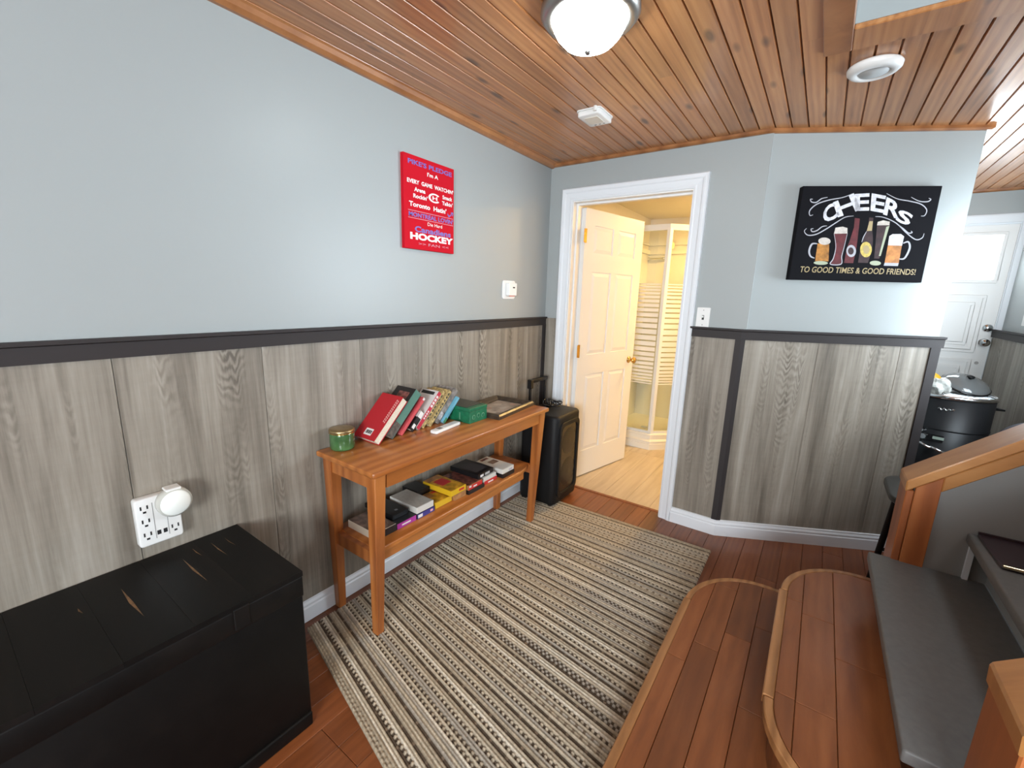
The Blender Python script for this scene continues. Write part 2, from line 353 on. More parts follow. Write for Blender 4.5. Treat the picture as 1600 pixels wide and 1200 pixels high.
# stair opening: wood border and grey shaft above
tr = MB().box(1.505,1.585,0.86,2.015,2.248,2.264).obj('trim_1', PINET, bevel=0.003); struct(tr, 'flat pine board edging the stairwell opening')
tr = MB().box(1.585,4.9,1.87,2.015,2.248,2.264).obj('trim_2', PINE, bevel=0.003); struct(tr, 'flat pine board edging the stairwell opening')
tr = MB().box(1.585,4.9,0.86,0.985,2.248,2.264).obj('trim_3', PINET, bevel=0.003); struct(tr)
wall('wall_stairwell', [(1.48,1.585,0.88,1.97,2.50,4.7),(1.48,5.0,1.872,1.97,2.264,4.7),(1.48,5.0,0.88,0.978,2.264,4.7),(1.48,5.0,0.88,1.97,4.7,4.8),(1.57,1.585,0.98,1.872,2.264,2.5)], PAINT)

# windows behind the camera's side of the place
def window(name, x, y0, y1, z0, z1, label):
    r = struct(MB().box(x-0.015,x+0.10,y0-0.05,y0,z0-0.05,z1+0.05).box(x-0.015,x+0.10,y1,y1+0.05,z0-0.05,z1+0.05).box(x-0.015,x+0.10,y0,y1,z1,z1+0.05).box(x-0.03,x+0.10,y0-0.05,y1+0.05,z0-0.05,z0).box(x+0.03,x+0.06,(y0+y1)/2-0.02,(y0+y1)/2+0.02,z0,z1).obj(name, WHITE), label)
    MB().box(x+0.042,x+0.046,y0,(y0+y1)/2-0.02,z0,z1).obj('pane', WGLASS, r); MB().box(x+0.042,x+0.046,(y0+y1)/2+0.02,y1,z0,z1).obj('pane', WGLASS, r)
window('window_1', 3.6, -1.6, -0.2, 0.9, 2.0, 'white two-pane window in the right wall')
window('window_2', XR, 2.6, 3.7, 0.9, 2.0, 'white two-pane window in the hall wall')

w3 = struct(MB().box(1.65,1.7,-2.68,-2.585,0.85,2.05).box(3.1,3.15,-2.68,-2.585,0.85,2.05).box(1.7,3.1,-2.68,-2.585,2.0,2.05).box(1.7,3.1,-2.68,-2.57,0.85,0.9).box(2.38,2.42,-2.66,-2.62,0.9,2.0).obj('fill_window', WHITE), 'added white two-pane window in the unseen wall behind')  # unseen window, added to go with the fill light from behind
MB().box(1.7,2.38,-2.642,-2.638,0.9,2.0).obj('pane', WGLASS, w3); MB().box(2.42,3.1,-2.642,-2.638,0.9,2.0).obj('pane', WGLASS, w3)
# crown trim
CROWN = [(0,2.243),(0.012,2.243),(0.020,2.250),(0.020,2.266),(0,2.266)]
CROWN2 = [(0,2.238),(0.014,2.238),(0.030,2.248),(0.040,2.266),(0,2.266)]
struct(MB().sweep([(0,-2.6),(0,YB)], CROWN2).obj('trim_4', PINET), 'orange pine crown moulding on the left wall')
struct(MB().sweep([(0,YB),C1,C2,(C2[0]-0.11*ST, C2[1]+0.11*CT)], CROWN).obj('trim_5', PINET), 'orange pine crown moulding on back and angled walls')
struct(MB().sweep([(1.8,YE),(XR,YE),(XR,2.2)], [(o,z) for o,z in CROWN]).obj('trim_6', PINET), 'orange pine crown moulding in the hall')

# wainscot panels (parts of their walls)
def vpanel(parent, a, b, z0, z1, t=0.007):
    m = MB().obox(b, a, t, z0, z1)   # thickness to the right of a->b
    return m.obj('panel', LAMI, parent, bevel=0.0012)
ys = [-2.6,-2.12,-1.71,-1.30,-0.893,-0.485,-0.075,0.333,0.741,1.15,1.56,1.97,2.38,YB]
for a, b in zip(ys[:-1], ys[1:]): vpanel(wall_left, (0,a+0.0008), (0,b-0.0008), 0.05, 1.21)
vpanel(wall_back, (0.0,YB), (0.10,YB), 0.05, 1.245)
vpanel(wall_back, (1.0,YB), (C1[0],YB), 0.05, 1.21)
for u0, u1 in ((0.0,0.405),(0.406,0.81),(0.811,LW)): vpanel(wall_angled, AW(u0), AW(u1), 0.05, 1.21)
vpanel(wall_hr, (XR-0.03,4.795), (XR-0.03,4.40), 0.05, 1.21); 
for a, b in ((4.40,3.99),(3.99,3.58)): vpanel(wall_hr, (XR-0.03,a), (XR-0.03,b+0.001), 0.05, 1.21)
struct(MB().box(XR-0.03,XR,3.58,4.795,0,1.235).obj('wall_hall_furring', PAINT))
RP = [(0,1.194),(0.016,1.194),(0.016,1.238),(0.026,1.242),(0.026,1.252),(0,1.252)]
struct(MB().sweep([(0,-2.6),(0,YB-0.012)], RP).obj('trim_7', RAIL), 'dark brown chair rail on the left wall')
struct(MB().sweep([(1.008,YB),C1,AW(LW+0.022)], RP).obj('trim_8', RAIL), 'dark brown chair rail on back and angled walls')
struct(MB().sweep([(XR-0.03,4.795),(XR-0.03,3.58)], RP).obj('trim_9', RAIL), 'dark chair rail on the hall wall')
struct(MB().box(0.007,0.017,YB-0.045,YB-0.01,0.09,1.2).obj('trim_10', RAIL), 'dark corner strip beside the bathroom door')
k = MB().prism([AW(-0.02,0.0),(C1[0]-0.022,YB-0.0),(C1[0]-0.022,YB-0.013),AW(0.0,0.0145),AW(0.024,0.013),AW(0.024,0.0)], 0.095, 1.2).obj('trim_11', RAIL); struct(k, 'dark corner strip where the wall bends')
k = MB().prism([AW(LW-0.034,0.0),AW(LW-0.034,0.014),AW(LW+0.012,0.014),AW(LW+0.012,-0.03),AW(LW,-0.03),AW(LW,0)], 0.0, 1.2).obj('trim_12', RAIL); struct(k, 'dark strip on the free end of the angled wall')
BB = [(0,0),(0.016,0),(0.016,0.062),(0.0125,0.068),(0.0135,0.078),(0.008,0.088),(0.0075,0.097),(0,0.101)]
struct(MB().sweep([(0,-2.6),(0,YB)], BB).obj('baseboard_left', WHITE), 'white baseboard along the left wall')
struct(MB().sweep([(1.01,YB),C1,C2], [(o+0.007 if o else 0, z) for o,z in BB]).obj('baseboard_back', WHITE), 'white baseboard along back and angled walls')

# door casing (mitred, profiled) and jamb
def casing(name, P, x0, x1, zt, prof, m, label=None):
    """P(u, n, z) -> point; profile (outward offset, depth)"""
    k = len(prof); vs = []
    for sx, z in ((-1,0),(-1,1),(1,1),(1,0)):
        for o, d in prof: vs.append(P((x0-o) if sx < 0 else (x1+o), d, (zt+o) if z else 0.0))
    fs = []
    for i in range(3):
        for j in range(k):
            jj = (j+1) % k; fs.append((i*k+j, i*k+jj, (i+1)*k+jj, (i+1)*k+j))
    fs += [tuple(range(k)), tuple(range(3*k,4*k))]
    return struct(MB().add(vs, fs).obj(name, m), label)
CP = [(0,0),(0,0.010),(0.010,0.013),(0.018,0.012),(0.045,0.016),(0.052,0.021),(0.062,0.023),(0.072,0.023),(0.078,0.016),(0.080,0)]
casing('trim_13', lambda u,n,z: (u, YB-n, z), 0.178, 0.940, 2.018, CP, WHITE, 'white profiled casing around the bathroom door')
casing('trim_14', lambda u,n,z: (u, YB+0.125+n, z), 0.178, 0.940, 2.018, CP, BATHW)
j = MB().box(0.165,0.185,YB-0.001,YB+0.126,0,2.03).box(0.935,0.955,YB-0.001,YB+0.126,0,2.03).box(0.185,0.935,YB-0.001,YB+0.126,2.010,2.03)
j.box(0.185,0.197,YB+0.045,YB+0.08,0,2.01).box(0.923,0.935,YB+0.045,YB+0.08,0,2.01).box(0.197,0.923,YB+0.045,YB+0.08,1.998,2.01)
struct(j.obj('trim_15', DWHITE), 'white door jamb')
casing('trim_16', lambda u,n,z: (u, YE-n, z), 1.885, 2.708, 2.025, [(0,0),(0,0.012),(0.05,0.014),(0.06,0.012),(0.062,0)], WHITE, 'white casing around the entry door')

# bathroom door leaf: six panels
DW, DT, DH = 0.735, 0.035, 1.985
ang = math.atan2(0.75, 0.165)
door = bpy.data.objects.new('door_1', None); COL.objects.link(door); door.location = (0.2, YB+0.125, 0.012); door.rotation_euler = (0,0,ang); struct(door, 'white six-panel bathroom door standing open')
cols = [(0.105,0.335),(0.400,0.630)]; rows = [(0.205,0.815),(0.965,1.565),(1.690,1.880)]
d = MB(); xs = [0,cols[0][0],cols[0][1],cols[1][0],cols[1][1],DW]; zs = [0,rows[0][0],rows[0][1],rows[1][0],rows[1][1],rows[2][0],rows[2][1],DH]
d.box(0,DW,-0.010,0.010,0,DH)
for s in (-1,1):
    y0, y1 = (0.010,DT/2) if s > 0 else (-DT/2,-0.010)
    for a in (0,2,4): d.box(xs[a],xs[a+1],y0,y1,0,DH)
    for a in (0,2,4,6):
        for c in (1,3): d.box(xs[c],xs[c+1],y0,y1,zs[a],zs[a+1])
d.obj('leaf', DWHITE, door)
for s in (-1,1):
    for (x0,x1) in cols:
        for (z0,z1) in rows:
            h = DT/2-0.001; o = 0.032
            a = [(x0+0.004,s*0.0095,z0+0.004),(x1-0.004,s*0.0095,z0+0.004),(x1-0.004,s*0.0095,z1-0.004),(x0+0.004,s*0.0095,z1-0.004)]
            b = [(x0+o,s*h,z0+o),(x1-o,s*h,z0+o),(x1-o,s*h,z1-o),(x0+o,s*h,z1-o)]
            MB().add(a+b, [(0,1,5,4),(1,2,6,5),(2,3,7,6),(3,0,4,7),(4,5,6,7)]).obj('panel', DWHITE, door)
for s in (-1,1):
    kx, kz = DW-0.062, 0.885
    kb = MB()
    pr = [(0.028,0),(0.028,0.004),(0.012,0.008),(0.010,0.028),(0.020,0.036),(0.026,0.048),(0.022,0.060),(0.0,0.064)]
    kb.lathe([(max(r,0.0005),z) for r,z in pr], n=20); kb.xform(Matrix.Translation((kx, s*DT/2, kz)) @ Matrix.Rotation(-s*math.pi/2, 4, 'X'))
    kb.obj('knob', BRASS, door)
for z in (0.22,1.0,1.80):
    MB().box(-0.030,-0.001,-0.036,-0.034,z-0.045,z+0.045).cyl((-0.004,-0.030,z-0.047),(-0.004,-0.030,z+0.047),0.006,n=10).box(-0.004,0.0,-0.034,-0.0175,z-0.045,z+0.045).obj('hinge', BRASS, door)

# ------------------------------------------------------------------ shower
sh = thing('shower_enclosure', 'corner shower with angled glass panels and white frame behind the bathroom door', 'shower', (0,0,0))
G = [(0.012,3.975),(0.455,3.975),(0.93,4.45),(0.93,4.788)]
def off(path, o):
    P = [Vector(p) for p in path]; out = []
    for i in range(len(P)):
        d0 = (P[i]-P[i-1]).normalized() if i else None; d1 = (P[i+1]-P[i]).normalized() if i < len(P)-1 else None
        n = Vector((d1.y,-d1.x)) if d0 is None else Vector((d0.y,-d0.x)) if d1 is None else None
        if n is None:
            n0 = Vector((d0.y,-d0.x)); n1 = Vector((d1.y,-d1.x)); n = n0+n1; n = n/n.dot(n0)
        out.append((P[i].x+n.x*o, P[i].y+n.y*o))
    return out
tray = MB()
def ring(z, o): return [(x,y,z) for x,y in off(G,o)]
MB().prism(off(G,-0.01)+[(0.012,4.788)], 0.03, 0.10).obj('shower_tray', ACRYL, sh)
MB().sweep(G, [(-0.03,0.0),(0.055,0.0),(0.055,0.055),(0.047,0.060),(0.047,0.072),(0.052,0.076),(0.052,0.082),(0.030,0.098),(0.030,0.126),(0.034,0.130),(0.034,0.142),(0.026,0.150),(-0.03,0.150)]).obj('kerb', ACRYL, sh)
for a, b in zip(G[:-1], G[1:]):
    a = Vector(a); b = Vector(b); dd = (b-a).normalized(); n = Vector((dd.y,-dd.x)); w = (b-a).length
    g = MB().obox(tuple(a+n*0.003), tuple(b+n*0.003), 0.006, 0.155, 2.0).obj('glass_panel', GLASS, sh)
    zs_ = []; z = 0.62
    for q in range(24):
        e = abs((q-11.5)/11.5); th_ = 0.040*(1-e*0.86)+0.004; zs_.append((z, z+th_)); z += th_+0.0125
    for z0, z1 in zs_:
        MB().obox(tuple(a+dd*0.03+n*0.0050), tuple(b-dd*0.03+n*0.0050), 0.0016, z0, z1).obj('frosted_stripe', FROST, g)
for i, (x,y) in enumerate(G[1:3]): MB().prism([(x-0.018,y-0.018),(x+0.010,y-0.020),(x+0.028,y+0.010),(x+0.010,y+0.018),(x-0.018,y+0.016)], 0.15, 2.0).obj('post', WHITE, sh, bevel=0.002)
MB().sweep(G, [(-0.014,1.985),(0.016,1.985),(0.016,2.035),(-0.014,2.035)]).obj('header_rail', WHITE, sh)
MB().sweep(G, [(-0.012,0.150),(0.014,0.150),(0.014,0.172),(-0.012,0.172)]).obj('sill_rail', WHITE, sh)
sw = MB().box(0.0,0.012,3.99,4.8,0.10,1.86).box(0.012,0.915,4.788,4.80,0.10,1.86).obj('surround', ACRYL, sh)
for z_, h_, d_ in ((1.86,0.04,0.03),(1.95,0.02,0.02)):
    MB().sweep([(0.0005,3.99),(0.0005,4.7995),(0.915,4.7995)], [(0,z_),(d_,z_),(d_,z_+h_),(0,z_+h_)]).obj('surround_ledge', ACRYL, sh)
MB().cyl((0.03,4.75,1.815),(0.19,4.75,1.815),0.009,n=12).cyl((0.03,4.75,1.815),(0.03,4.79,1.815),0.016,n=12).cyl((0.19,4.75,1.815),(0.19,4.79,1.815),0.016,n=12).obj('grab_bar', CHROME, sh)
dish = MB(); dish.lathe([(0.001,0.0),(0.06,0.012),(0.09,0.045),(0.095,0.06),(0.085,0.058),(0.05,0.03),(0.001,0.02)], (0.10,4.70,0.46), 20); dish.obj('soap_shelf', ACRYL, sh)
MB().cyl((0.30,4.30,0.1005),(0.30,4.30,0.104),0.04,n=20).obj('drain', CHROME, sh)
# bathroom vanity lamp (lights the room beyond the door)
vl = thing('vanity_light', 'brass bar with round bulbs on the bathroom side wall', 'wall lamp', (1.692,3.42,2.0))
MB().box(-0.03,0,-0.27,0.27,-0.05,0.05).obj('back_plate', BRASS, vl, bevel=0.004)
BULB = mat('warm_bulb', (1,0.9,0.7), emit=(1.0,0.60,0.20), estr=30)
for q in range(3):
    MB().lathe([(0.0005,-0.045),(0.030,-0.034),(0.045,0),(0.030,0.034),(0.0005,0.045)], (-0.085,-0.2+0.2*q,0), 16).obj('bulb', BULB, vl, smooth=True)
    MB().cyl((-0.045,-0.2+0.2*q,0),(-0.02,-0.2+0.2*q,0),0.022,n=12).obj('socket', BRASS, vl)

bl = thing('shower_fill_light', 'added round ceiling light out of view, brightening the shower', 'ceiling light', (0.98,4.22,2.22))  # hidden fixture added so the shower gets more warm light
MB().lathe([(0.085,0),(0.105,0),(0.105,-0.006),(0.085,-0.008)], n=32).obj('ring', WHITE, bl)
MB().lathe([(0.0005,-0.003),(0.086,-0.003)], n=32).obj('lens', mat('warm_lens', (1,0.9,0.7), emit=(1.0,0.62,0.22), estr=480), bl)
# ------------------------------------------------------------------ entry door with window
struct(MB().box(1.858,1.892,YE-0.001,YE+0.12,0,2.03).box(2.702,2.735,YE-0.001,YE+0.12,0,2.03).box(1.892,2.702,YE-0.001,YE+0.12,2.012,2.035).box(1.892,2.702,YE+0.05,YE+0.12,0,0.012).obj('trim_17', WHITE), 'white entry door jamb')
e2 = bpy.data.objects.new('door_2', None); COL.objects.link(e2); e2.location = (1.89, YE+0.01, 0.004); struct(e2, 'white panelled entry door with a bright window in the hall')
EW, EH = 0.815, 2.012; WX0, WX1, WZ0, WZ1 = 0.13, 0.742, 1.61, 1.935
dm = MB().box(0,EW,0,0.045,0,WZ0).box(0,EW,0,0.045,WZ1,EH).box(0,WX0,0,0.045,WZ0,WZ1).box(WX1,EW,0,0.045,WZ0,WZ1); dm.obj('leaf', DWHITE, e2)
fr = MB().box(WX0-0.022,WX1+0.022,-0.012,0,WZ0-0.022,WZ0).box(WX0-0.022,WX1+0.022,-0.012,0,WZ1,WZ1+0.022).box(WX0-0.022,WX0,-0.012,0,WZ0,WZ1).box(WX1,WX1+0.022,-0.012,0,WZ0,WZ1); fr.obj('window_frame', DWHITE, e2, bevel=0.003)
PGL = mat('glowing_frosted_door_glass', (0.9,0.95,1.0), rough=0.3, emit=(0.86,0.95,1.0), estr=9)  # emission stands in for daylight outside and brightens the hall
MB().box(WX0,WX1,0.018,0.024,WZ0,WZ1).obj('pane', PGL, e2)
for x0, x1 in ((0.10,0.37),(0.44,0.735)):
    for z0, z1 in ((1.06,1.50),(0.18,1.01)):
        for i, (o, h) in enumerate(((0,0.010),(0.055,0.006))):
            f = MB()
            for q in ((x0+o,x1-o,z0+o,z0+o+0.022),(x0+o,x1-o,z1-o-0.022,z1-o)): f.box(q[0],q[1],-h,0,q[2],q[3])
            for q in ((x0+o,x0+o+0.022),(x1-o-0.022,x1-o)): f.box(q[0],q[1],-h,0,z0+o+0.022,z1-o-0.022)
            f.obj('panel_moulding', DWHITE, e2, bevel=0.003)
for kx, kz, nm, pr in ((0.775,1.145,'knob',[(0.030,0),(0.030,0.006),(0.013,0.012),(0.012,0.03),(0.027,0.042),(0.027,0.058),(0.0005,0.064)]),(0.778,1.255,'deadbolt',[(0.030,0),(0.030,0.010),(0.024,0.018),(0.0005,0.020)])):
    MB().lathe(pr, n=20).xform(Matrix.Translation((kx,0,kz)) @ Matrix.Rotation(math.pi/2, 4, 'X')).obj(nm, CHROME, e2)
MB().cyl((0.765,-0.006,0.985),(0.765,0,0.985),0.012,n=12).obj('bolt_cap', NICKEL, e2)

# ------------------------------------------------------------------ stairs
st = thing('staircase', 'staircase with two round-cornered wooden steps and dark grey upper treads', 'stairs', (0,0,0))
def ell(cx, cy, rx, ry, a0, a1, n=14):
    return [(cx+rx*math.cos(math.radians(a0+(a1-a0)*i/n)), cy+ry*math.sin(math.radians(a0+(a1-a0)*i/n))) for i in range(n+1)]
def step_outline(x0, xb, yf, yn, ryf, ryn, rx, o=0.0):
    """closed outline inset by o: near side, front, far side, back; o shrinks"""
    near = ell(x0+rx, yn+ryn, rx-o, ryn-o, 270, 180); far = ell(x0+rx, yf-ryf, rx-o, ryf-o, 180, 90)
    return near, far, [(xb, yf-o)], [(xb, yn+o)]
def clip(poly, axis, lo, hi):
    for sgn, lim in ((1,lo),(-1,hi)):
        out = []
        for i in range(len(poly)):
            p, q = poly[i-1], poly[i]; a = sgn*(p[axis]-lim); b = sgn*(q[axis]-lim)
            if (a >= 0) != (b >= 0):
                t = a/(a-b); out.append((p[0]+(q[0]-p[0])*t, p[1]+(q[1]-p[1])*t))
            if b >= 0: out.append(q)
        poly = out
        if not poly: return []
    return poly
def wooden_step(x0, xb, yn, yf, ryn, ryf, rx, z0, z1, seams, nos=0.024):
    def outl(o):
        n, f, b1, b0 = step_outline(x0, xb, yf, yn, ryf, ryn, rx, o); return n+f+b1+b0
    base = MB().prism(outl(0.028), z0, z1-0.026).obj('step_body', STEPW, st)
    n0, f0, _, _ = step_outline(x0, xb, yf, yn, ryf, ryn, rx, 0); n1, f1, _, _ = step_outline(x0, xb, yf, yn, ryf, ryn, rx, nos)
    def strip(a, b, m):
        k = len(a); vs = [(x,y,z1) for x,y in a]+[(x,y,z1) for x,y in b]+[(x,y,z1-0.03) for x,y in a]+[(x,y,z1-0.03) for x,y in b]; fs = []
        for i in range(k-1): fs += [(i,i+1,k+i+1,k+i),(2*k+i,2*k+i+1,i+1,i),(k+i,k+i+1,3*k+i+1,3*k+i),(3*k+i,3*k+i+1,2*k+i+1,2*k+i)]
        fs += [(0,k,3*k,2*k),(k-1,2*k+k-1,3*k+k-1,k+k-1)]
        return MB().add(vs, fs).obj('nosing', m, st, bevel=0.003)
    strip(n0+[(x0+rx*0+0.0,yn+ryn)], n1+[(x0+nos,yn+ryn)], OAKN) if False else strip(n0, n1, OAKN)
    strip([(x0-0.004,yn+ryn+0.002),(x0-0.004,yf-ryf-0.002)], [(x0+nos,yn+ryn+0.002),(x0+nos,yf-ryf-0.002)], OAKN)
    strip(f0+[(xb,yf)], f1+[(xb,yf-nos)], OAKN)
    inner = outl(nos+0.0008)
    for i in range(len(seams)-1):
        y = yn; jo = random.uniform(0.25,0.6)
        while y < yf:
            y2 = min(yf, y+jo); jo = random.uniform(0.4,0.65)
            q = clip(clip(inner, 0, seams[i]+0.0007, seams[i+1]-0.0007), 1, y+0.0006, y2-0.0006)
            if len(q) > 2: MB().prism(q, z1-0.026, z1).obj('plank', STEPW, st, bevel=0.0014)
            y = y2
wooden_step(1.326, 1.70, 0.50, 2.075, 0.30, 0.305, 0.275, 0.0, 0.165, [1.33,1.413,1.50,1.59,1.70])
wooden_step(1.650, 1.94, 0.975, 2.115, 0.275, 0.30, 0.275, 0.165, 0.33, [1.655,1.723,1.816,1.94])
for i in range(12):
    x = 1.900+0.2385*i; z = 0.495+0.165*i
    if x > 4.7: break
    MB().box(x, x+0.31 if i < 11 else x+0.3, 1.045 if i else 1.09, 2.0, z-0.034, z).obj('tread', GREYT, st, bevel=0.006, seg=2)
    MB().box(x+0.072, x+0.087, 1.045, 2.0, z-0.165, z-0.033).obj('riser', PAINTG, st)
# knee walls either side
def knee(name, y0, y1, inner, label):
    xs0 = 1.985; sl = 0.86; zt = lambda x: 0.765+sl*(x-1.965); xe = 3.62
    r = struct(MB().prism([(xs0,0),(xe,0),(xe,min(2.262,zt(xe))),(xs0,zt(xs0))], y0, y1, ax='y').obj(name, PAINTG), label)
    MB().box(1.963,1.985,y0-0.012,y1+0.012,0,zt(1.97)).obj('post_board', NEWEL, r, bevel=0.003)
    yi = (y0-0.014, y0) if inner < 0 else (y1, y1+0.014)
    MB().prism([(1.986,0),(2.050,0),(2.050,zt(2.050)),(1.986,zt(1.986))],yi[0],yi[1],ax='y').obj('side_board', NEWEL, r, bevel=0.002)
    yo = (y1, y1+0.014) if inner < 0 else (y0-0.014, y0)
    MB().prism([(1.986,0),(2.050,0),(2.050,zt(2.050)),(1.986,zt(1.986))],yo[0],yo[1],ax='y').obj('side_board', NEWEL, r, bevel=0.002)
    c = [(1.960,zt(1.960)),(xe,zt(xe)),(xe,zt(xe)+0.042),(1.958,zt(1.958)+0.042)]
    MB().prism(c, y0-0.018, y1+0.018, ax='y').obj('cap', CAPW, r, bevel=0.004)
    q = [(2.05,zt(2.05)-0.055),(xe,zt(xe)-0.055),(xe,zt(xe)),(2.05,zt(2.05))]
    MB().prism(q, yi[0], yi[1], ax='y').obj('cap_skirt', CAPW, r, bevel=0.003)
    return r
knee('wall_stair_far', 2.0, 2.115, -1, 'grey knee wall beside the stairs with orange wooden cap, hall side')
knee('wall_stair_near', 0.875, 1.005, 1, 'grey knee wall beside the stairs with orange wooden cap, room side')
MB().box(2.150,2.164,1.986,2.0,0.495,0.63).obj('white_strip', WHITE, st)  # narrow white upright strip against the far knee wall
# tray on the stair
ty = thing('serving_tray', 'dark purple-brown tray with bright metal rim on a grey stair tread', 'tray', (2.165,1.765,0.66), 0.03)
TRAYM = mat('dark_plum_lacquer', (0.030,0.016,0.020), rough=0.35, coat=0.3); RIMM = mat('pale_gold_rim', (0.75,0.62,0.38), rough=0.2, metal=1.0)
MB().box(0,0.21,0,0.22,0.0,0.010).obj('base', TRAYM, ty, bevel=0.003)
MB().tube([(0.002,0.002,0.010),(0.21,0.002,0.010)], 0.0055).obj('front_rim', RIMM, ty)
MB().box(0.0,0.21,0.214,0.22,0.01,0.018).obj('back_rim', TRAYM, ty)

# ------------------------------------------------------------------ rug
def build_rug():
    A, B, Cc, D = (0.055,0.800), (1.318,0.515), (1.305,2.490), (0.055,2.470)   # near-left, near-right, far-right, far-left
    NR, NU, SR, SU = 165, 120, 3, 3
    rng = random.Random(3)
    beige = (0.53,0.455,0.34); tan = (0.41,0.34,0.245); grey = (0.40,0.355,0.29); cream = (0.70,0.63,0.51); dark = (0.095,0.070,0.050); brown = (0.20,0.15,0.105)
    rows = []
    while len(rows) < NR:
        k = rng.choice('abcdefgab')
        rows += {'a':[('p',grey),('d',beige),('p',beige),('p',tan),('l',0),('p',beige)],'b':[('d',beige),('p',cream),('p',beige),('l',0),('p',tan)],
                 'c':[('p',beige),('p',tan),('l',0),('p',grey),('p',beige),('p',grey)],'d':[('d2',grey),('d2',grey),('p',beige),('p',cream),('p',beige),('l',0)],
                 'e':[('b',tan),('p',beige),('b',grey),('p',beige)],'f':[('p',cream),('d',tan),('p',beige),('d',tan),('p',grey)],
                 'g':[('p',tan),('b',beige),('p',grey),('p',tan),('l',0)]}[k]
    V, F, Ccol = [], [], []
    nv, nu = NR*SR+1, NU*SU+1
    for j in range(nv):
        v = j/(nv-1); ri = min(NR-1, j//SR); ph = (j % SR)/SR; hz = math.sin(math.pi*min(1,max(0,ph+0.0)))**0.7
        ty_, base = rows[ri]
        for i in range(nu):
            u = i/(nu-1); li = min(NU-1, i//SU); pu = (i % SU)/SU
            x = (A[0]*(1-u)+B[0]*u)*(1-v)+(D[0]*(1-u)+Cc[0]*u)*v; y = (A[1]*(1-u)+B[1]*u)*(1-v)+(D[1]*(1-u)+Cc[1]*u)*v
            hx = 0.55+0.45*math.sin(math.pi*(pu+0.17))
            h = 0.006+0.005*hz*hx
            c = base if base else dark; f = 1+0.22*(((li*7919+ri*104729) % 97)/97-0.5)
            odd = (li+ri) % 2
            if ty_ == 'l': c = dark if (li*31+ri*17) % 7 else brown; h = 0.0055+0.002*hz
            elif ty_ == 'd' and li % 2: c = dark; h -= 0.003
            elif ty_ == 'd2' and odd: c = dark; h -= 0.003
            elif ty_ == 'b' and li % 3 == 0: c = brown
            if j % SR == 0: f *= 0.72
            if i in (0,nu-1) or j in (0,nv-1): h = 0.0
            if min(j, nv-1-j) <= 3*SR and ty_ != 'l': c = tan
            V.append((x,y,h)); Ccol.append((*[q*f for q in c],1))
    for j in range(nv-1):
        for i in range(nu-1): F.append((j*nu+i, j*nu+i+1, (j+1)*nu+i+1, (j+1)*nu+i))
    me = bpy.data.meshes.new('rug'); me.from_pydata(V, [], F)
    at = me.color_attributes.new('weave', 'FLOAT_COLOR', 'POINT'); at.data.foreach_set('color', [q for c in Ccol for q in c])
    for p in me.polygons: p.use_smooth = True
    m, t, b = nt('woven_wool'); a = t.nodes.new('ShaderNodeVertexColor'); a.layer_name = 'weave'
    n = t.nodes.new('ShaderNodeTexNoise'); n.inputs['Scale'].default_value = 160; n.inputs['Detail'].default_value = 4; tc = t.nodes.new('ShaderNodeTexCoord'); t.links.new(tc.outputs['Object'], n.inputs['Vector'])
    mr = t.nodes.new('ShaderNodeMapRange'); mr.inputs['To Min'].default_value = 0.6; mr.inputs['To Max'].default_value = 1.4; t.links.new(n.outputs['Fac'], mr.inputs['Value'])
    hs = t.nodes.new('ShaderNodeHueSaturation'); t.links.new(a.outputs['Color'], hs.inputs['Color']); t.links.new(mr.outputs[0], hs.inputs['Value']); t.links.new(hs.outputs['Color'], b.inputs['Base Color'])
    b.inputs['Roughness'].default_value = 0.95; b.inputs['Specular IOR Level'].default_value = 0.1
    me.materials.append(m)
    return tag(link(bpy.data.objects.new('rug', me)), 'woven beige and brown striped area rug on the hardwood floor', 'rug')
build_rug()

# ------------------------------------------------------------------ console table
tb = thing('console_table', 'narrow orange pine console table with lower shelf against the wall', 'table', (0,0,0))
TZ = 0.75
MB().prism(rrect(0.012,0.388,0.915,2.165,0.006,2), TZ-0.022, TZ).obj('table_top', TABLEW, tb, bevel=0.005, seg=2)
ap = MB().box(0.348,0.366,0.99,2.09,TZ-0.085,TZ-0.022); ap.obj('apron', TABLEW, tb)
MB().box(0.036,0.054,0.99,2.09,TZ-0.085,TZ-0.022).obj('apron', TABLEW, tb)
for y in (0.942,2.120): MB().box(0.07,0.335,y,y+0.018,TZ-0.085,TZ-0.022).obj('apron', TABLEL, tb)
def leg(x0, x1, fx0, fx1, y0, y1, fy0, fy1):
    vs = [(fx0,fy0,0.008),(fx1,fy0,0.008),(fx1,fy1,0.008),(fx0,fy1,0.008),(x0,y0,TZ-0.022),(x1,y0,TZ-0.022),(x1,y1,TZ-0.022),(x0,y1,TZ-0.022)]
    MB().add(vs, [(0,3,2,1),(4,5,6,7),(0,1,5,4),(1,2,6,5),(2,3,7,6),(3,0,4,7)]).obj('leg', TABLEL, tb, bevel=0.003)
leg(0.318,0.372,0.292,0.328,0.932,0.984,0.950,0.984); leg(0.318,0.372,0.292,0.328,2.098,2.150,2.104,2.138)
leg(0.030,0.082,0.030,0.064,0.932,0.984,0.950,0.984); leg(0.030,0.082,0.030,0.064,2.098,2.150,2.104,2.138)
SZ = 0.388
MB().prism([(0.028,0.972),(0.322,0.972),(0.322,1.99),(0.312,2.05),(0.285,2.115),(0.028,2.115)], SZ-0.024, SZ).obj('lower_shelf', TABLEW, tb, bevel=0.005, seg=2)
MB().box(0.296,0.312,0.99,2.03,SZ-0.066,SZ-0.024).obj('shelf_apron', TABLEW, tb, bevel=0.002)
MB().box(0.064,0.30,0.952,0.972,SZ-0.058,SZ-0.004).obj('side_stretcher', TABLEL, tb); MB().box(0.064,0.30,2.112,2.130,SZ-0.058,SZ-0.004).obj('side_stretcher', TABLEL, tb)

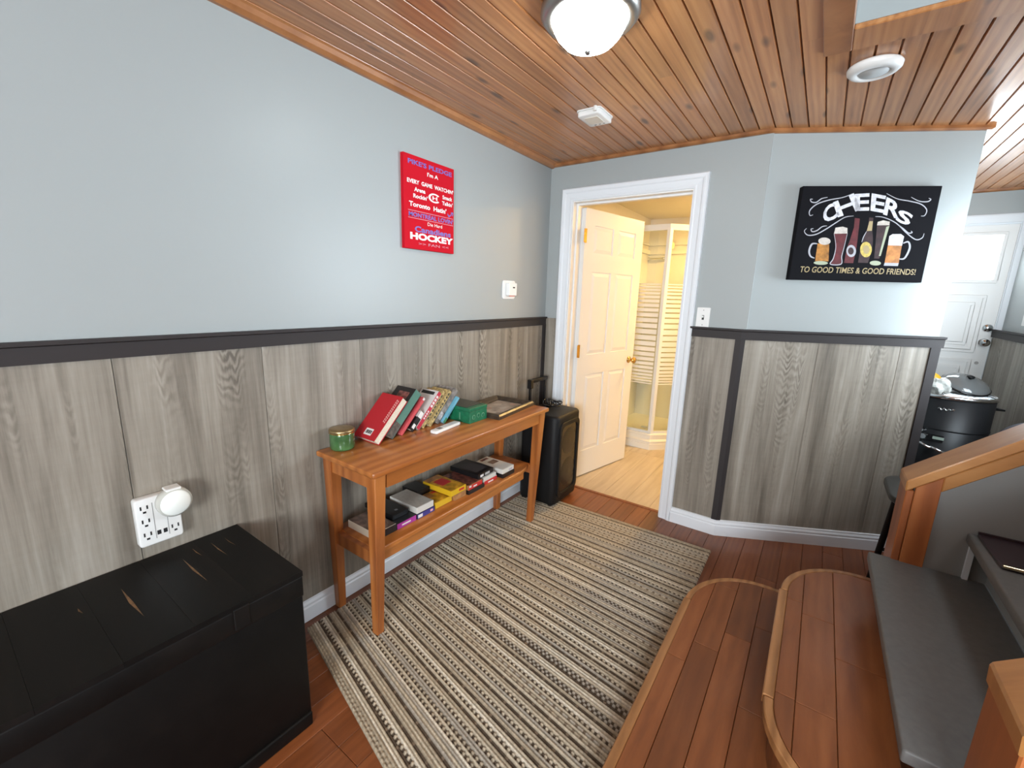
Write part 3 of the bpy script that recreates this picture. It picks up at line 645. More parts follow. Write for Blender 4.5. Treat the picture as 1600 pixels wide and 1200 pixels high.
# ------------------------------------------------------------------ text helper
def text_verts(body, bold=0.0):
    c = bpy.data.curves.new('t', 'FONT'); c.body = body; c.size = 1; c.resolution_u = 3; c.offset = bold
    o = bpy.data.objects.new('t', c); COL.objects.link(o); bpy.context.view_layer.update()
    dg = bpy.context.evaluated_depsgraph_get(); me = bpy.data.meshes.new_from_object(o.evaluated_get(dg))
    vs = [(v.co.x, v.co.y) for v in me.vertices]; fs = [tuple(p.vertices) for p in me.polygons]
    bpy.data.objects.remove(o); bpy.data.curves.remove(c); bpy.data.meshes.remove(me)
    x0 = min(v[0] for v in vs); x1 = max(v[0] for v in vs); y0 = min(v[1] for v in vs); y1 = max(v[1] for v in vs)
    return [((x-x0)/(x1-x0), (y-y0)/(y1-y0)) for x, y in vs], fs
def text_on(body, P, quad, m, parent, name='lettering', bold=0.0):
    """P(s,t)->3D; quad = TL,TR,BR,BL in (s,t)"""
    vs, fs = text_verts(body, bold); TL,TR,BR,BL = quad; out = []
    for u, v in vs:
        s = (BL[0]*(1-u)+BR[0]*u)*(1-v)+(TL[0]*(1-u)+TR[0]*u)*v; t = (BL[1]*(1-u)+BR[1]*u)*(1-v)+(TL[1]*(1-u)+TR[1]*u)*v
        out.append(P(s,t))
    return MB().add(out, fs).obj(name, m, parent)
def flat(P, pts, m, parent, name): return MB().add([P(*p) for p in pts], [tuple(range(len(pts)))]).obj(name, m, parent)
def stroke(P, pts, w, m, parent, name, asp=1.0):
    """flat ribbon along pts (smoothed)"""
    V = [Vector(p) for p in pts]; sm = []
    for i in range(len(V)-1):
        p0, p1, p2, p3 = V[max(i-1,0)], V[i], V[i+1], V[min(i+2,len(V)-1)]
        for k in range(5):
            t = k/5; sm.append(0.5*((2*p1)+(p2-p0)*t+(2*p0-5*p1+4*p2-p3)*t*t+(3*p1-p0-3*p2+p3)*t**3))
    sm.append(V[-1]); vs = []; n = len(sm)
    for i, p in enumerate(sm):
        d = sm[min(i+1,n-1)]-sm[max(i-1,0)]; d.normalize(); q = Vector((-d.y,d.x))*w*0.5*(1-0.6*abs(2*i/(n-1)-1)**2)
        vs += [P(p.x+q.x,p.y+q.y), P(p.x-q.x,p.y-q.y)]
    return MB().add(vs, [(2*i,2*i+1,2*i+3,2*i+2) for i in range(n-1)]).obj(name, m, parent)

# ------------------------------------------------------------------ red sign on left wall
sg = thing('hockey_sign', 'red canvas sign with white and blue hockey fan lettering on the left wall', 'wall sign', (0,1.403,1.600))
RED = mat('red_canvas', (0.52,0.006,0.018), rough=0.8, spec=0.15, bump=0.1, bscale=600); SWH = pal('sign_white', (0.82,0.80,0.80)); SBL = pal('sign_blue', (0.15,0.12,0.44)); SPK = pal('sign_pink', (0.55,0.25,0.33))
SH, SWd = 0.408, 0.327
MB().box(0.0,0.020,0,SWd,0,SH).obj('canvas', RED, sg, bevel=0.001)
def PS(s, t): return (0.0206, s*SWd, (1-t)*SH)
def line(body, s0, s1, tc, h, m, bold=0.0): text_on(body, PS, ((s0,tc-h/2),(s1,tc-h/2),(s1,tc+h/2),(s0,tc+h/2)), m, sg, bold=bold)
line("PIKE'S PLEDGE", 0.08,0.95,0.072,0.052,SBL,0.03); line("I'm A", 0.44,0.66,0.155,0.044,SWH,0.02)
line("EVERY  GAME  WATCHIN'", 0.06,0.98,0.272,0.046,SWH,0.03)
line("Arena", 0.19,0.40,0.350,0.046,SWH,0.03); line("Rockin'", 0.17,0.44,0.420,0.046,SWH,0.03)
line("Smack", 0.75,0.96,0.355,0.046,SWH,0.03); line("Talkin'", 0.74,0.97,0.422,0.046,SWH,0.03)
line("Toronto  Hatin'", 0.09,0.83,0.512,0.056,SWH,0.03)
line("MONTREAL LOVIN'", 0.08,0.98,0.622,0.052,SBL,0.03); line("Die Hard", 0.44,0.74,0.700,0.038,SWH)
line("Canadiens", 0.19,0.93,0.776,0.066,SBL,0.03); line("HOCKEY", 0.10,0.98,0.856,0.078,SWH,0.05); line(">> FAN <<", 0.26,0.88,0.935,0.030,SPK)
for t_ in (0.582,0.662): flat(PS, [(0.07,t_-0.003),(0.98,t_-0.003),(0.98,t_+0.003),(0.07,t_+0.003)], SPK, sg, 'rule_line')
cc = []; ci = []
for i in range(25):
    a = math.radians(40+280*i/24); cc.append((0.585+0.125*math.cos(a), 0.395+0.052*math.sin(a))); ci.append((0.585+0.085*math.cos(a), 0.395+0.036*math.sin(a)))
MB().add([PS(*p) for p in cc]+[PS(*p) for p in ci], [(i,i+1,25+i+1,25+i) for i in range(24)]).obj('emblem_ring', SWH, sg)
line("H", 0.54,0.64,0.395,0.040,SWH,0.03)
stroke(PS, [(0.86,0.53),(0.89,0.56),(0.95,0.525)], 0.02, SBL, sg, 'stick_mark'); stroke(PS, [(0.93,0.515),(0.975,0.515),(0.96,0.55)], 0.02, SBL, sg, 'stick_mark')

# ------------------------------------------------------------------ cheers canvas on angled wall
ch = thing('beer_canvas', 'black canvas print of beer glasses and bottles under white arched lettering', 'canvas print', (*AW(0.188),1.525), TH)
CW, CHh = 0.634, 0.462
CBLK = mat('black_canvas', (0.006,0.006,0.008), rough=0.85, spec=0.12, bump=0.15, bscale=500)
MB().box(0,CW,-0.036,0,0,CHh).obj('canvas', CBLK, ch, bevel=0.002)
def inv(px, py):
    A,B,Cc,D = Vector((262,145)),Vector((1412,112)),Vector((1245,905)),Vector((150,905)); s = t = 0.5
    for _ in range(12):
        p = A*(1-s)*(1-t)+B*s*(1-t)+Cc*s*t+D*(1-s)*t; ds = (B-A)*(1-t)+(Cc-D)*t; dt = (D-A)*(1-s)+(Cc-B)*s; e = Vector((px,py))-p
        det = ds.x*dt.y-ds.y*dt.x; s += (e.x*dt.y-e.y*dt.x)/det; t += (ds.x*e.y-ds.y*e.x)/det
    return s, t
def PCn(n):
    def f(px, py):
        s, t = inv(px, py); return (s*CW, -0.0364-n, (1-t)*CHh)
    return f
PC = PCn(0); PC1 = PCn(0.0003); PC2 = PCn(0.0006)
CWH = pal('chalk_white', (0.62,0.62,0.66), noise=0.25, nscale=60); CGY = pal('chalk_grey', (0.42,0.42,0.46)); CAM = pal('amber_ale', (0.40,0.17,0.03), noise=0.5, nscale=40); COR = pal('orange_beer', (0.50,0.20,0.05), noise=0.35, nscale=40)
CRD = pal('red_ale', (0.10,0.012,0.016), noise=0.4, nscale=40); CBR = pal('brown_bottle', (0.035,0.014,0.016), noise=0.4, nscale=40); CYL = pal('yellow_label', (0.55,0.42,0.10), noise=0.3, nscale=80); CTN = pal('tan_print', (0.40,0.31,0.16)); CFM = pal('cream_foam', (0.55,0.50,0.45), noise=0.2, nscale=60); CGR = pal('pale_green_glass', (0.38,0.42,0.30))
for Lt, q in (('C',((425,325),(520,262),(575,372),(448,446))),('H',((515,268),(690,192),(752,318),(560,385))),('E',((697,196),(822,186),(818,324),(702,330))),('E',((838,186),(958,204),(934,340),(828,324))),('R',((962,212),(1085,262),(1064,388),(932,350))),('S',((1068,300),(1186,350),(1140,440),(1030,398)))):
    text_on(Lt, PC, q, CWH, ch, bold=0.03)
text_on('TO GOOD TIMES & GOOD FRIENDS!', PC, ((252,792),(1202,792),(1192,842),(240,842)), CTN, ch, bold=0.01)
for pts in ([(690,190),(600,225),(480,250),(380,285),(322,335),(322,375),(350,370)],[(470,228),(420,240),(375,270),(335,268),(325,248),(345,246)],[(960,185),(1050,225),(1150,240),(1240,262),(1285,305),(1270,350),(1240,356)],[(1160,208),(1225,238),(1290,240),(1318,222),(1300,212)],
            [(690,370),(620,382),(540,430),(460,482),(380,525),(310,535),(278,505),(296,480)],[(470,455),(430,462),(385,495),(345,505),(335,485),(355,480)],[(870,370),(940,375),(1040,418),(1130,500),(1200,547),(1250,532),(1266,495)],[(1060,432),(1100,462),(1140,495),(1170,490),(1160,478)]):
    stroke(PC, pts, 9, CGY, ch, 'flourish')
def blob(cx, cy, rx, ry, m, nm, P=PC1, n=20): flat(P, [(cx+rx*math.cos(2*math.pi*i/n), cy+ry*math.sin(2*math.pi*i/n)) for i in range(n)], m, ch, nm)
flat(PC, [(392,600),(490,605),(485,745),(372,745)], CAM, ch, 'mug_print'); blob(449,580,52,30,CFM,'foam_print'); blob(420,760,60,16,CGR,'mug_foot_print'); stroke(PC,[(390,602),(345,606),(322,660),(332,705),(368,722)],16,CGY,ch,'mug_handle_print')
flat(PC, [(528,505),(640,505),(612,610),(598,665),(590,765),(500,768),(545,665),(540,610)], CRD, ch, 'glass_print'); flat(PC1, [(540,468),(600,458),(640,468),(640,512),(528,518)], CFM, ch, 'foam_print'); stroke(PC1,[(528,515),(545,620),(525,720),(500,768),(590,765),(595,700),(615,620),(640,512)],8,CGY,ch,'glass_outline_print')
flat(PC, [(700,385),(742,390),(735,470),(725,560),(715,640),(690,755),(615,755),(635,640),(670,540),(695,460)], CRD, ch, 'bottle_print'); blob(673,655,40,50,CGY,'bottle_label_print'); blob(670,655,24,30,CBR,'bottle_label_print',PC2)
flat(PC, [(820,378),(854,380),(846,480),(852,560),(845,640),(812,750),(730,750),(745,650),(780,530),(805,480)], CBR, ch, 'bottle_print'); blob(795,640,48,64,CYL,'bottle_label_print'); blob(797,640,26,36,CTN,'bottle_label_print',PC2); flat(PC1, [(822,408),(850,408),(842,485),(800,488)], CTN, ch, 'bottle_neck_print'); stroke(PC1,[(800,490),(775,535),(760,580)],7,CGY,ch,'glass_outline_print')
flat(PC, [(885,430),(990,430),(905,712),(862,712)], CBR, ch, 'glass_print'); flat(PC1, [(890,412),(935,398),(988,408),(985,436),(884,440)], CFM, ch, 'foam_print'); flat(PC1, [(960,450),(986,440),(915,690),(900,690)], CGR, ch, 'glass_shine_print'); blob(872,750,46,20,CGR,'glass_foot_print')
flat(PC, [(975,595),(1088,595),(1062,745),(948,745)], COR, ch, 'mug_print'); flat(PC1, [(985,525),(1010,508),(1080,505),(1105,525),(1088,600),(974,600)], CWH, ch, 'foam_print'); flat(PC, [(948,745),(1062,745),(1055,770),(940,770)], CGY, ch, 'mug_foot_print'); stroke(PC,[(1098,580),(1140,568),(1150,620),(1110,702),(1065,710)],16,CGY,ch,'mug_handle_print')

# ------------------------------------------------------------------ small wall and ceiling fittings
th = thing('thermostat', 'small white thermostat on a rounded plate on the left wall', 'thermostat', (0,2.25,1.43))
MB().prism(rrect(-0.066,0.066,-0.056,0.056,0.014), 0, 0.006, ax='x').obj('wall_plate', WPLAST, th, bevel=0.001)
MB().prism(rrect(-0.032,0.054,-0.036,0.042,0.006), 0.006, 0.030, ax='x').obj('body', WPLAST, th, bevel=0.003)
MB().box(0.030,0.0305,0.008,0.030,0.010,0.018).obj('display', SLOT, th); MB().box(0.028,0.0305,-0.028,0.03,-0.040,-0.036).obj('red_pointer', pal('red_tick',(0.5,0.08,0.05)), th)
sw1 = thing('light_switch', 'white light switch plate beside the bathroom door casing', 'light switch', (1.068,YB,1.305))
MB().prism(rrect(-0.036,0.036,-0.057,0.057,0.005), -0.006, 0, ax='y').obj('plate', WPLAST, sw1, bevel=0.001)
MB().box(-0.006,0.006,-0.0065,-0.006,-0.013,0.013).obj('slot', SLOT, sw1); MB().box(-0.004,0.004,-0.016,-0.006,0.0,0.010).obj('toggle', WPLAST, sw1)
for z in (-0.042,0.042): MB().cyl((0,-0.0072,z),(0,-0.006,z),0.003,n=8).obj('screw', NICKEL, sw1)
sw2 = thing('light_switch', 'white light switch on the hall wall by the entry door', 'light switch', (XR,4.36,1.36))
MB().prism(rrect(-0.04,0.04,-0.062,0.062,0.005), -0.007, 0, ax='x').obj('plate', WPLAST, sw2, bevel=0.001); MB().box(-0.012,-0.007,-0.014,0.014,-0.03,0.03).obj('toggle', WPLAST, sw2)
ou = thing('outlet_adapter', 'white six-socket wall outlet adapter above the black trunk', 'outlet', (0.007,0.380,0.687))
MB().prism(rrect(-0.056,0.056,-0.078,0.078,0.009), 0, 0.032, ax='x').obj('body', WPLAST, ou, bevel=0.004, seg=2)
for yy, zz in ((-0.034,0.044),(-0.034,0.0),(-0.034,-0.044),(0.036,-0.044)):
    so = MB().box(0.0318,0.0325,yy-0.010,yy-0.006,zz,zz+0.012).box(0.0318,0.0325,yy+0.006,yy+0.010,zz,zz+0.012).box(0.0318,0.0325,yy-0.004,yy+0.004,zz-0.012,zz-0.006); so.obj('socket', SLOT, ou)
for yy in (-0.006,0.010): MB().box(0.0318,0.0325,yy-0.005,yy+0.005,-0.050,-0.036).obj('usb_port', SLOT, ou)
for yy in (-0.014,0.019): MB().box(0.0318,0.0325,yy-0.0008,yy+0.0008,-0.06,0.06).obj('groove', pal('grey_groove',(0.25,0.25,0.24)), ou)
nl = thing('plug_in_light', 'round white plug-in light in the wall outlet adapter', 'night light', (0.039,0.416,0.738))
MB().lathe([(0.0005,0),(0.040,0),(0.046,0.008),(0.046,0.030),(0.040,0.036)], n=28).xform(Matrix.Rotation(math.pi/2,4,'Y')).obj('housing', pal('clear_grey_plastic',(0.55,0.55,0.50),0.2), nl)
MB().lathe([(0.041,0.034),(0.036,0.040),(0.0005,0.042)], n=28).xform(Matrix.Rotation(math.pi/2,4,'Y')).obj('diffuser', pal('white_diffuser',(0.85,0.87,0.82),0.5), nl)
MB().box(-0.004,0.034,-0.02,0.02,0.040,0.048).obj('prong_block', WPLAST, nl, bevel=0.002)

la = thing('ceiling_lamp', 'flush dome ceiling lamp with pewter rim and glowing frosted glass', 'ceiling lamp', (0.93,1.350,2.262)); la.scale = (0.86,0.86,0.86)
MB().lathe([(0.0005,0),(0.158,0),(0.172,-0.010),(0.174,-0.028),(0.160,-0.046),(0.136,-0.052),(0.128,-0.040),(0.0005,-0.030)], n=48).obj('rim', NICKEL, la)
LAMPG = mat('glowing_frosted_glass', (0.9,0.95,0.95), rough=0.4, emit=(0.88,0.98,1.0), estr=30)
MB().lathe([(0.130,-0.044),(0.127,-0.064),(0.113,-0.089),(0.088,-0.114),(0.050,-0.131),(0.0005,-0.137)], n=48).obj('glass_dome', LAMPG, la)
MB().lathe([(0.0005,-0.134),(0.011,-0.135),(0.013,-0.141),(0.008,-0.149),(0.0005,-0.154)], n=16).obj('finial', NICKEL, la)
sa = thing('smoke_alarm', 'rectangular white smoke alarm on the pine ceiling', 'smoke alarm', (0.605,2.085,2.262), math.radians(0))
MB().prism(rrect(-0.058,0.058,-0.075,0.075,0.016), -0.028, -0.004).obj('body', WPLAST, sa, bevel=0.006, seg=2); MB().prism(rrect(-0.062,0.062,-0.08,0.08,0.016), -0.006, 0).obj('base_plate', WPLAST, sa)
MB().prism(rrect(-0.035,0.035,-0.045,0.035,0.006), -0.0305, -0.027).obj('cover', pal('cream_plastic',(0.70,0.66,0.58)), sa, bevel=0.001)
for k in range(3): MB().box(0.02-0.022*k,0.03-0.022*k,0.052,0.056,-0.0288,-0.0278).obj('vent_slot', SLOT, sa)
for yy in (-0.084,0.084): MB().cyl((0.04,yy,-0.02),(0.04,yy,0),0.008,n=10).obj('hinge_tab', WPLAST, sa)
vt = thing('round_ceiling_vent', 'round white ceiling vent beside the stairwell opening', 'ceiling vent', (1.657,2.205,2.262)); vt.scale = (0.9,0.9,0.9)
MB().lathe([(0.0005,0),(0.088,0),(0.092,-0.006),(0.090,-0.018),(0.080,-0.028),(0.058,-0.032),(0.055,-0.026),(0.0005,-0.024)], n=40).obj('ring', WPLAST, vt)
MB().lathe([(0.0005,-0.031),(0.048,-0.029),(0.050,-0.024)], n=32).obj('centre_disc', pal('pale_grey_grille',(0.48,0.50,0.50)), vt)

# ------------------------------------------------------------------ things on the table top
PAGE = mat('book_pages', (0.66,0.60,0.48), rough=0.8, noise=0.12, nscale=200)
TILT = math.radians(45)
def book(name, label, y, t, h, w, cover, spine=None, x1=0.15, pages_front=False, cat='book', tilt=TILT, board=0.0025):
    """leaning towards +y; y is where its lowest edge rests"""
    b = thing(name, label, cat, (x1-w, y-t*math.cos(tilt), TZ+t*math.sin(tilt)+0.0003), 0, 'books leaning in a row on the console table', rot=(-tilt,0,0))
    MB().box(0,w,0,board,0,h).obj('cover', cover, b, bevel=0.0006); MB().box(0,w,t-board,t,0,h).obj('cover', cover, b, bevel=0.0006)
    if pages_front: MB().box(0,board,board,t-board,0,h).obj('spine', spine or cover, b)
    else: MB().box(w-board,w,board*0.3,t-board*0.3,0,h).obj('spine', spine or cover, b, bevel=0.0006)
    MB().box(0.004 if not pages_front else board, w-(board if not pages_front else 0.003), board, t-board, 0.003, h-0.003).obj('page_block', PAGE, b)
    return b
def on(b, x0, x1, z0, z1, m, nm, y=-0.0003): return MB().box(x0,x1,y,y+0.0003,z0,z1).obj(nm, m, b)          # print on the -y cover
def sp(b, w, y0, y1, z0, z1, m, nm): return MB().box(w,w+0.0003,y0,y1,z0,z1).obj(nm, m, b)                   # print on the +x spine
BRED = pal('red_cloth_cover', (0.42,0.012,0.020), 0.5); BDK = pal('black_cover', (0.014,0.012,0.013), 0.3); BGRN = pal('sea_green_spine', (0.085,0.20,0.155), 0.4); BPINK = pal('coral_spine', (0.55,0.075,0.085), 0.4)
BWH = pal('white_cover', (0.62,0.60,0.58), 0.4); BRD2 = pal('crimson_spine', (0.50,0.03,0.06), 0.35); BGOLD = mat('gold_foil_spine', (0.42,0.31,0.13), rough=0.4, noise=0.6, nscale=90); BGR = mat('clear_wrapped_grey_cover', (0.22,0.20,0.185), rough=0.12, noise=0.5, nscale=40); BBLU = pal('sky_blue_spine', (0.16,0.42,0.55), 0.4)
PIC = mat('reddish_cover_picture', (0.20,0.07,0.06), rough=0.4, noise=0.9, nscale=35); INK = pal('black_ink', (0.02,0.02,0.02)); OFFW = pal('off_white_print', (0.72,0.70,0.68)); PKT = pal('pink_print', (0.75,0.40,0.38))
b = book('hardcover_book', 'red hardcover book leaning with its pages facing out next to candle jar', 1.118, 0.036, 0.232, 0.142, BRED, x1=0.158, pages_front=True)
on(b, 0.052,0.100,0.018,0.050,OFFW,'barcode_label')
for k in range(9): on(b, 0.058+0.0042*k,0.0602+0.0042*k+0.001*(k%3),0.026,0.042,INK,'barcode_bar',-0.0006)
for k in range(2):
    for q in range(11): on(b, 0.118+0.010*k,0.1235+0.010*k,0.205-0.011*q-0.004*k,0.2125-0.011*q-0.004*k,PKT,'title_lettering')
b = book('hardcover_book', 'black-covered book with sea green spine leaning on the red hardcover', 1.205, 0.046, 0.250, 0.128, BDK, BGRN, x1=0.140)
on(b, 0.035,0.105,0.175,0.225,PIC,'cover_picture'); sp(b, 0.128,0.004,0.042,0.0,0.075,pal('mottled_brown',(0.09,0.07,0.055),0.4,noise=0.6,nscale=60),'spine_picture')
b = book('paperback_book', 'thin coral red paperback book leaning in the row', 1.266, 0.018, 0.208, 0.122, BPINK, x1=0.134)
sp(b, 0.122,0.003,0.015,0.196,0.208,OFFW,'spine_band')
b = book('video_case', 'small black and white case leaning low between two red spines', 1.336, 0.030, 0.105, 0.105, BDK, x1=0.128, cat='case')
sp(b, 0.105,0.006,0.024,0.012,0.035,OFFW,'spine_mark'); on(b, 0.06,0.105,0.07,0.104,OFFW,'cover_panel'); sp(b, 0.105,0.002,0.028,0.072,0.104,OFFW,'spine_panel')
b = book('paperback_book', 'white-covered book with crimson spine and white spine lettering', 1.375, 0.026, 0.215, 0.118, BWH, BRD2, x1=0.128)
on(b, 0.012,0.100,0.188,0.206,INK,'title_band')
for q in range(4): sp(b, 0.118,0.006,0.020,0.180-0.018*q,0.193-0.018*q,OFFW,'spine_lettering')
for q in range(4): sp(b, 0.118,0.009,0.018,0.095-0.013*q,0.104-0.013*q,OFFW,'spine_lettering')
b = book('paperback_book', 'gold-spined book leaning against the crimson-spined one', 1.406, 0.0195, 0.216, 0.116, BGOLD, x1=0.126)
for q in range(7): sp(b, 0.116,0.006,0.013,0.18-0.022*q,0.194-0.022*q,INK,'spine_lettering')
b = book('paperback_book', 'second gold-spined book leaning against the grey wrapped book', 1.446, 0.024, 0.212, 0.120, BGOLD, x1=0.134)
for q in range(8): sp(b, 0.120,0.008,0.015,0.185-0.02*q,0.197-0.02*q,INK,'spine_lettering')
b = book('wrapped_book', 'grey book in shiny clear wrap beside the blue booklet', 1.504, 0.036, 0.205, 0.118, BGR, x1=0.130)
sp(b, 0.118,0.006,0.03,0.02,0.06,pal('pale_grey_print',(0.42,0.40,0.40),0.2,noise=0.4,nscale=80),'spine_patch')
b = book('booklet', 'thin sky blue booklet leaning against the green tin', 1.531, 0.0155, 0.158, 0.124, BBLU, x1=0.146)
sp(b, 0.124,0.0,0.0155,0.0,0.03,pal('green_band',(0.06,0.22,0.10)),'spine_band')

ca = thing('candle_jar', 'green glass candle jar with gold metal lid at end of table', 'candle jar', (0.066,1.004,TZ))
CGLS = mat('green_jar_glass', (0.050,0.125,0.042), rough=0.12, noise=0.35, nscale=30, coat=0.5); LGLD = mat('antique_gold_lid', (0.36,0.26,0.13), rough=0.35, metal=0.9, noise=0.15, nscale=60)
MB().lathe([(0.0005,0),(0.044,0),(0.049,0.005),(0.050,0.012),(0.050,0.066),(0.048,0.074),(0.0005,0.074)], n=40).obj('jar', CGLS, ca)
MB().lathe([(0.0485,0.070),(0.0515,0.071),(0.0515,0.084),(0.049,0.087),(0.030,0.0885),(0.0005,0.088)], n=40).obj('lid', LGLD, ca)
MB().lathe([(0.0515,0.0715),(0.0525,0.073),(0.0515,0.0745)], n=40).obj('lid_bead', BRASS, ca)

bx = thing('green_tin', 'green box with dark lid propping up the leaning books', 'box', (0.05,1.608,TZ))
TGRN = mat('emerald_box', (0.010,0.135,0.062), rough=0.35, noise=0.25, nscale=40); TDK = pal('dark_green_lid', (0.018,0.030,0.024), 0.3)
MB().box(0,0.198,0,0.138,0,0.062).obj('body', TGRN, bx, bevel=0.002)
MB().box(-0.001,0.199,-0.001,0.139,0.062,0.080).obj('lid', TGRN, bx, bevel=0.002); MB().box(0.004,0.168,0.004,0.132,0.0802,0.0815).obj('lid_panel', TDK, bx)
EMB = pal('pale_green_emblem', (0.10,0.27,0.16))
for k, (yy, zz) in enumerate(((0.03,0.030),(0.068,0.034),(0.104,0.028))):
    MB().lathe([(0.010,0),(0.013,0.0004),(0.009,0.0006)], n=14).xform(Matrix.Translation((0.198,yy,zz)) @ Matrix.Rotation(math.pi/2,4,'Y')).obj('emblem', EMB, bx)
for xx in (0.055,0.125): MB().box(xx,xx+0.008,-0.0006,0,0.012,0.05).obj('emblem', EMB, bx)

pf = thing('picture_frame', 'dark bronze picture frame lying flat on the table', 'picture frame', (0.321,1.762,TZ), math.radians(5.3))
FRM = wood('dark_bronze_frame', [(0.3,(0.030,0.020,0.014)),(0.6,(0.060,0.042,0.028)),(0.9,(0.10,0.072,0.048))], (20,3,20), rough=0.3, vary=0.0)
def mitre(x0,x1,y0,y1,w,prof,m,parent,name):
    for i in range(4):
        k = len(prof); c = [(x0,y0),(x1,y0),(x1,y1),(x0,y1)]; d = [(1,1),(-1,1),(-1,-1),(1,-1)]; a, b2 = i, (i+1) % 4; vs = []
        for q in (a,b2):
            for o, z in prof: vs.append((c[q][0]+d[q][0]*o, c[q][1]+d[q][1]*o, z))
        MB().add(vs, [(j,(j+1)%k,k+(j+1)%k,k+j) for j in range(k)]+[tuple(range(k)), tuple(range(k,2*k))]).obj(name, m, parent)
mitre(-0.272,0,0,0.396,0.05,[(0,0),(0,0.018),(0.008,0.026),(0.020,0.026),(0.040,0.017),(0.046,0.012),(0.046,0)],FRM,pf,'frame_side')
MB().box(-0.23,-0.042,0.042,0.354,0.002,0.007).obj('picture', mat('faded_floral_print', (0.46,0.40,0.36), rough=0.3, noise=0.55, nscale=16), pf)
MB().box(-0.228,-0.044,0.044,0.352,0.0082,0.0092).obj('glass', pane_mat('picture_glass',(0.95,0.95,0.95),0.06), pf)
for q in range(5): MB().lathe([(0.0005,0.0075),(0.018+0.004*(q%2),0.0075)], (-0.10-0.07*(q%2), 0.09+0.055*q, 0), 12, sy=1.3).obj('flower_print', pal('pale_flower_%d'%q, ((0.62,0.56,0.50),(0.55,0.36,0.30),(0.66,0.62,0.58))[q%3]), pf)
rm = thing('remote_control', 'slim white remote control lying on the table before the books', 'remote control', (0.208,1.475,TZ), math.radians(6.8))
MB().prism(rrect(-0.021,0.021,-0.098,0.098,0.010), 0, 0.015).obj('body', WPLAST, rm, bevel=0.004, seg=2)
MB().prism(rrect(-0.011,0.011,-0.062,-0.034,0.002), 0.0150, 0.0158).obj('button', pal('grey_button',(0.16,0.16,0.16)), rm); MB().prism(rrect(-0.015,0.015,-0.02,0.07,0.003), 0.0150, 0.0153).obj('panel', pal('pale_grey_panel',(0.60,0.62,0.62)), rm)

# ------------------------------------------------------------------ video tapes on the lower shelf
GRP = 'video tapes stacked on the lower shelf'
def tape(label, x0, x1, y0, y1, z, h, top, side, front, rz=0.0, name='video_tape', prints=(), tilt=None):
    o = thing(name, label, 'video tape', (x1, y0, z), rz, GRP)
    if tilt: o.rotation_euler = (tilt[0], tilt[1], rz)
    w, l = x1-x0, y1-y0
    MB().box(-w,0,0,l,0.0,h).obj('sleeve', side, o, bevel=0.0012)
    MB().box(-w+0.002,-0.002,0.002,l-0.002,h,h+0.0006).obj('cover', top, o)
    MB().box(0,0.0006,0.001,l-0.001,0.001,h-0.001).obj('spine', front, o)
    for (m, a, b2, c, d2, face) in prints:
        if face == 't': MB().box(-w+w*a,-w+w*b2,l*c,l*d2,h+0.0006,h+0.0010).obj('print', m, o)
        else: MB().box(0.0006,0.0010,l*a,l*b2,h*c,h*d2).obj('print', m, o)
    return o
VB = pal('black_sleeve', (0.008,0.008,0.009), 0.3); VW = pal('white_sleeve', (0.62,0.60,0.55), 0.4); VG = pal('grey_cover', (0.40,0.37,0.32), 0.4, noise=0.1, nscale=80); VM = pal('magenta_spine', (0.36,0.030,0.27), 0.3); VBL = pal('royal_blue_spine', (0.030,0.026,0.20), 0.3)
VY = pal('yellow_carton', (0.66,0.40,0.015), 0.35); VYP = mat('yellow_brown_cover', (0.50,0.25,0.02), rough=0.35, noise=0.5, nscale=30); VRD = pal('red_spine', (0.50,0.030,0.030), 0.35); VRP = mat('dark_red_picture', (0.16,0.050,0.035), rough=0.35, noise=0.9, nscale=45); VPIC = mat('brown_portrait_cover', (0.15,0.10,0.075), rough=0.35, noise=0.8, nscale=28); VCR = pal('cream_spine', (0.60,0.53,0.42), 0.4); VOR = pal('orange_brown_box', (0.36,0.17,0.06), 0.4, noise=0.3, nscale=40)
tape('tape with brown portrait cover and white edges nearest the candle end', 0.075,0.262,1.005,1.115,SZ,0.034,VPIC,VCR,VB)
tape('black tape sleeve with magenta spine', 0.075,0.262,1.118,1.228,SZ,0.027,VB,VB,VM,prints=[(OFFW,0.25,0.7,0.35,0.6,'f')])
tape('black tape lying on the magenta-spined one against the wall', 0.03,0.225,1.125,1.215,SZ+0.0285,0.022,VB,VB,VB,prints=[(pal('grey_dot',(0.25,0.25,0.26)),0.80,0.86,0.45,0.6,'t')])
tape('blue-spined tape underneath the pale grey one', 0.078,0.264,1.232,1.340,SZ,0.025,VB,VB,VBL,prints=[(OFFW,0.05,0.3,0.2,0.8,'f'),(PKT,0.75,0.9,0.3,0.7,'f')])
tape('pale grey tape box with white edges on top of the blue-spined tape', 0.075,0.262,1.232,1.336,SZ+0.0262,0.030,VG,VW,VW)
tape('black tape behind the yellow carton at the wall', 0.032,0.14,1.345,1.43,SZ,0.055,VB,VB,VB)
tape('lower yellow carton with brown picture on the shelf', 0.145,0.258,1.352,1.465,SZ,0.030,VYP,VY,VY,prints=[(VOR,0.05,0.5,0.1,0.5,'t'),(VRD,0.1,0.25,0.55,0.9,'t')])
tape('orange-brown tape box underneath the upper yellow carton', 0.12,0.272,1.470,1.556,SZ,0.034,VOR,VOR,VOR)
tape('upper yellow carton with red picture tilted over the lower one', 0.085,0.280,1.440,1.550,SZ+0.036,0.028,VYP,VY,VY,rz=0.03,prints=[(VRD,0.25,0.6,0.2,0.8,'t'),(VOR,0.0,0.2,0.1,0.9,'t'),(VRD,0.5,0.85,0.35,0.75,'f')])
tape('plain black tape at the bottom of the red patterned stack', 0.09,0.285,1.562,1.690,SZ,0.020,VB,VB,VB)
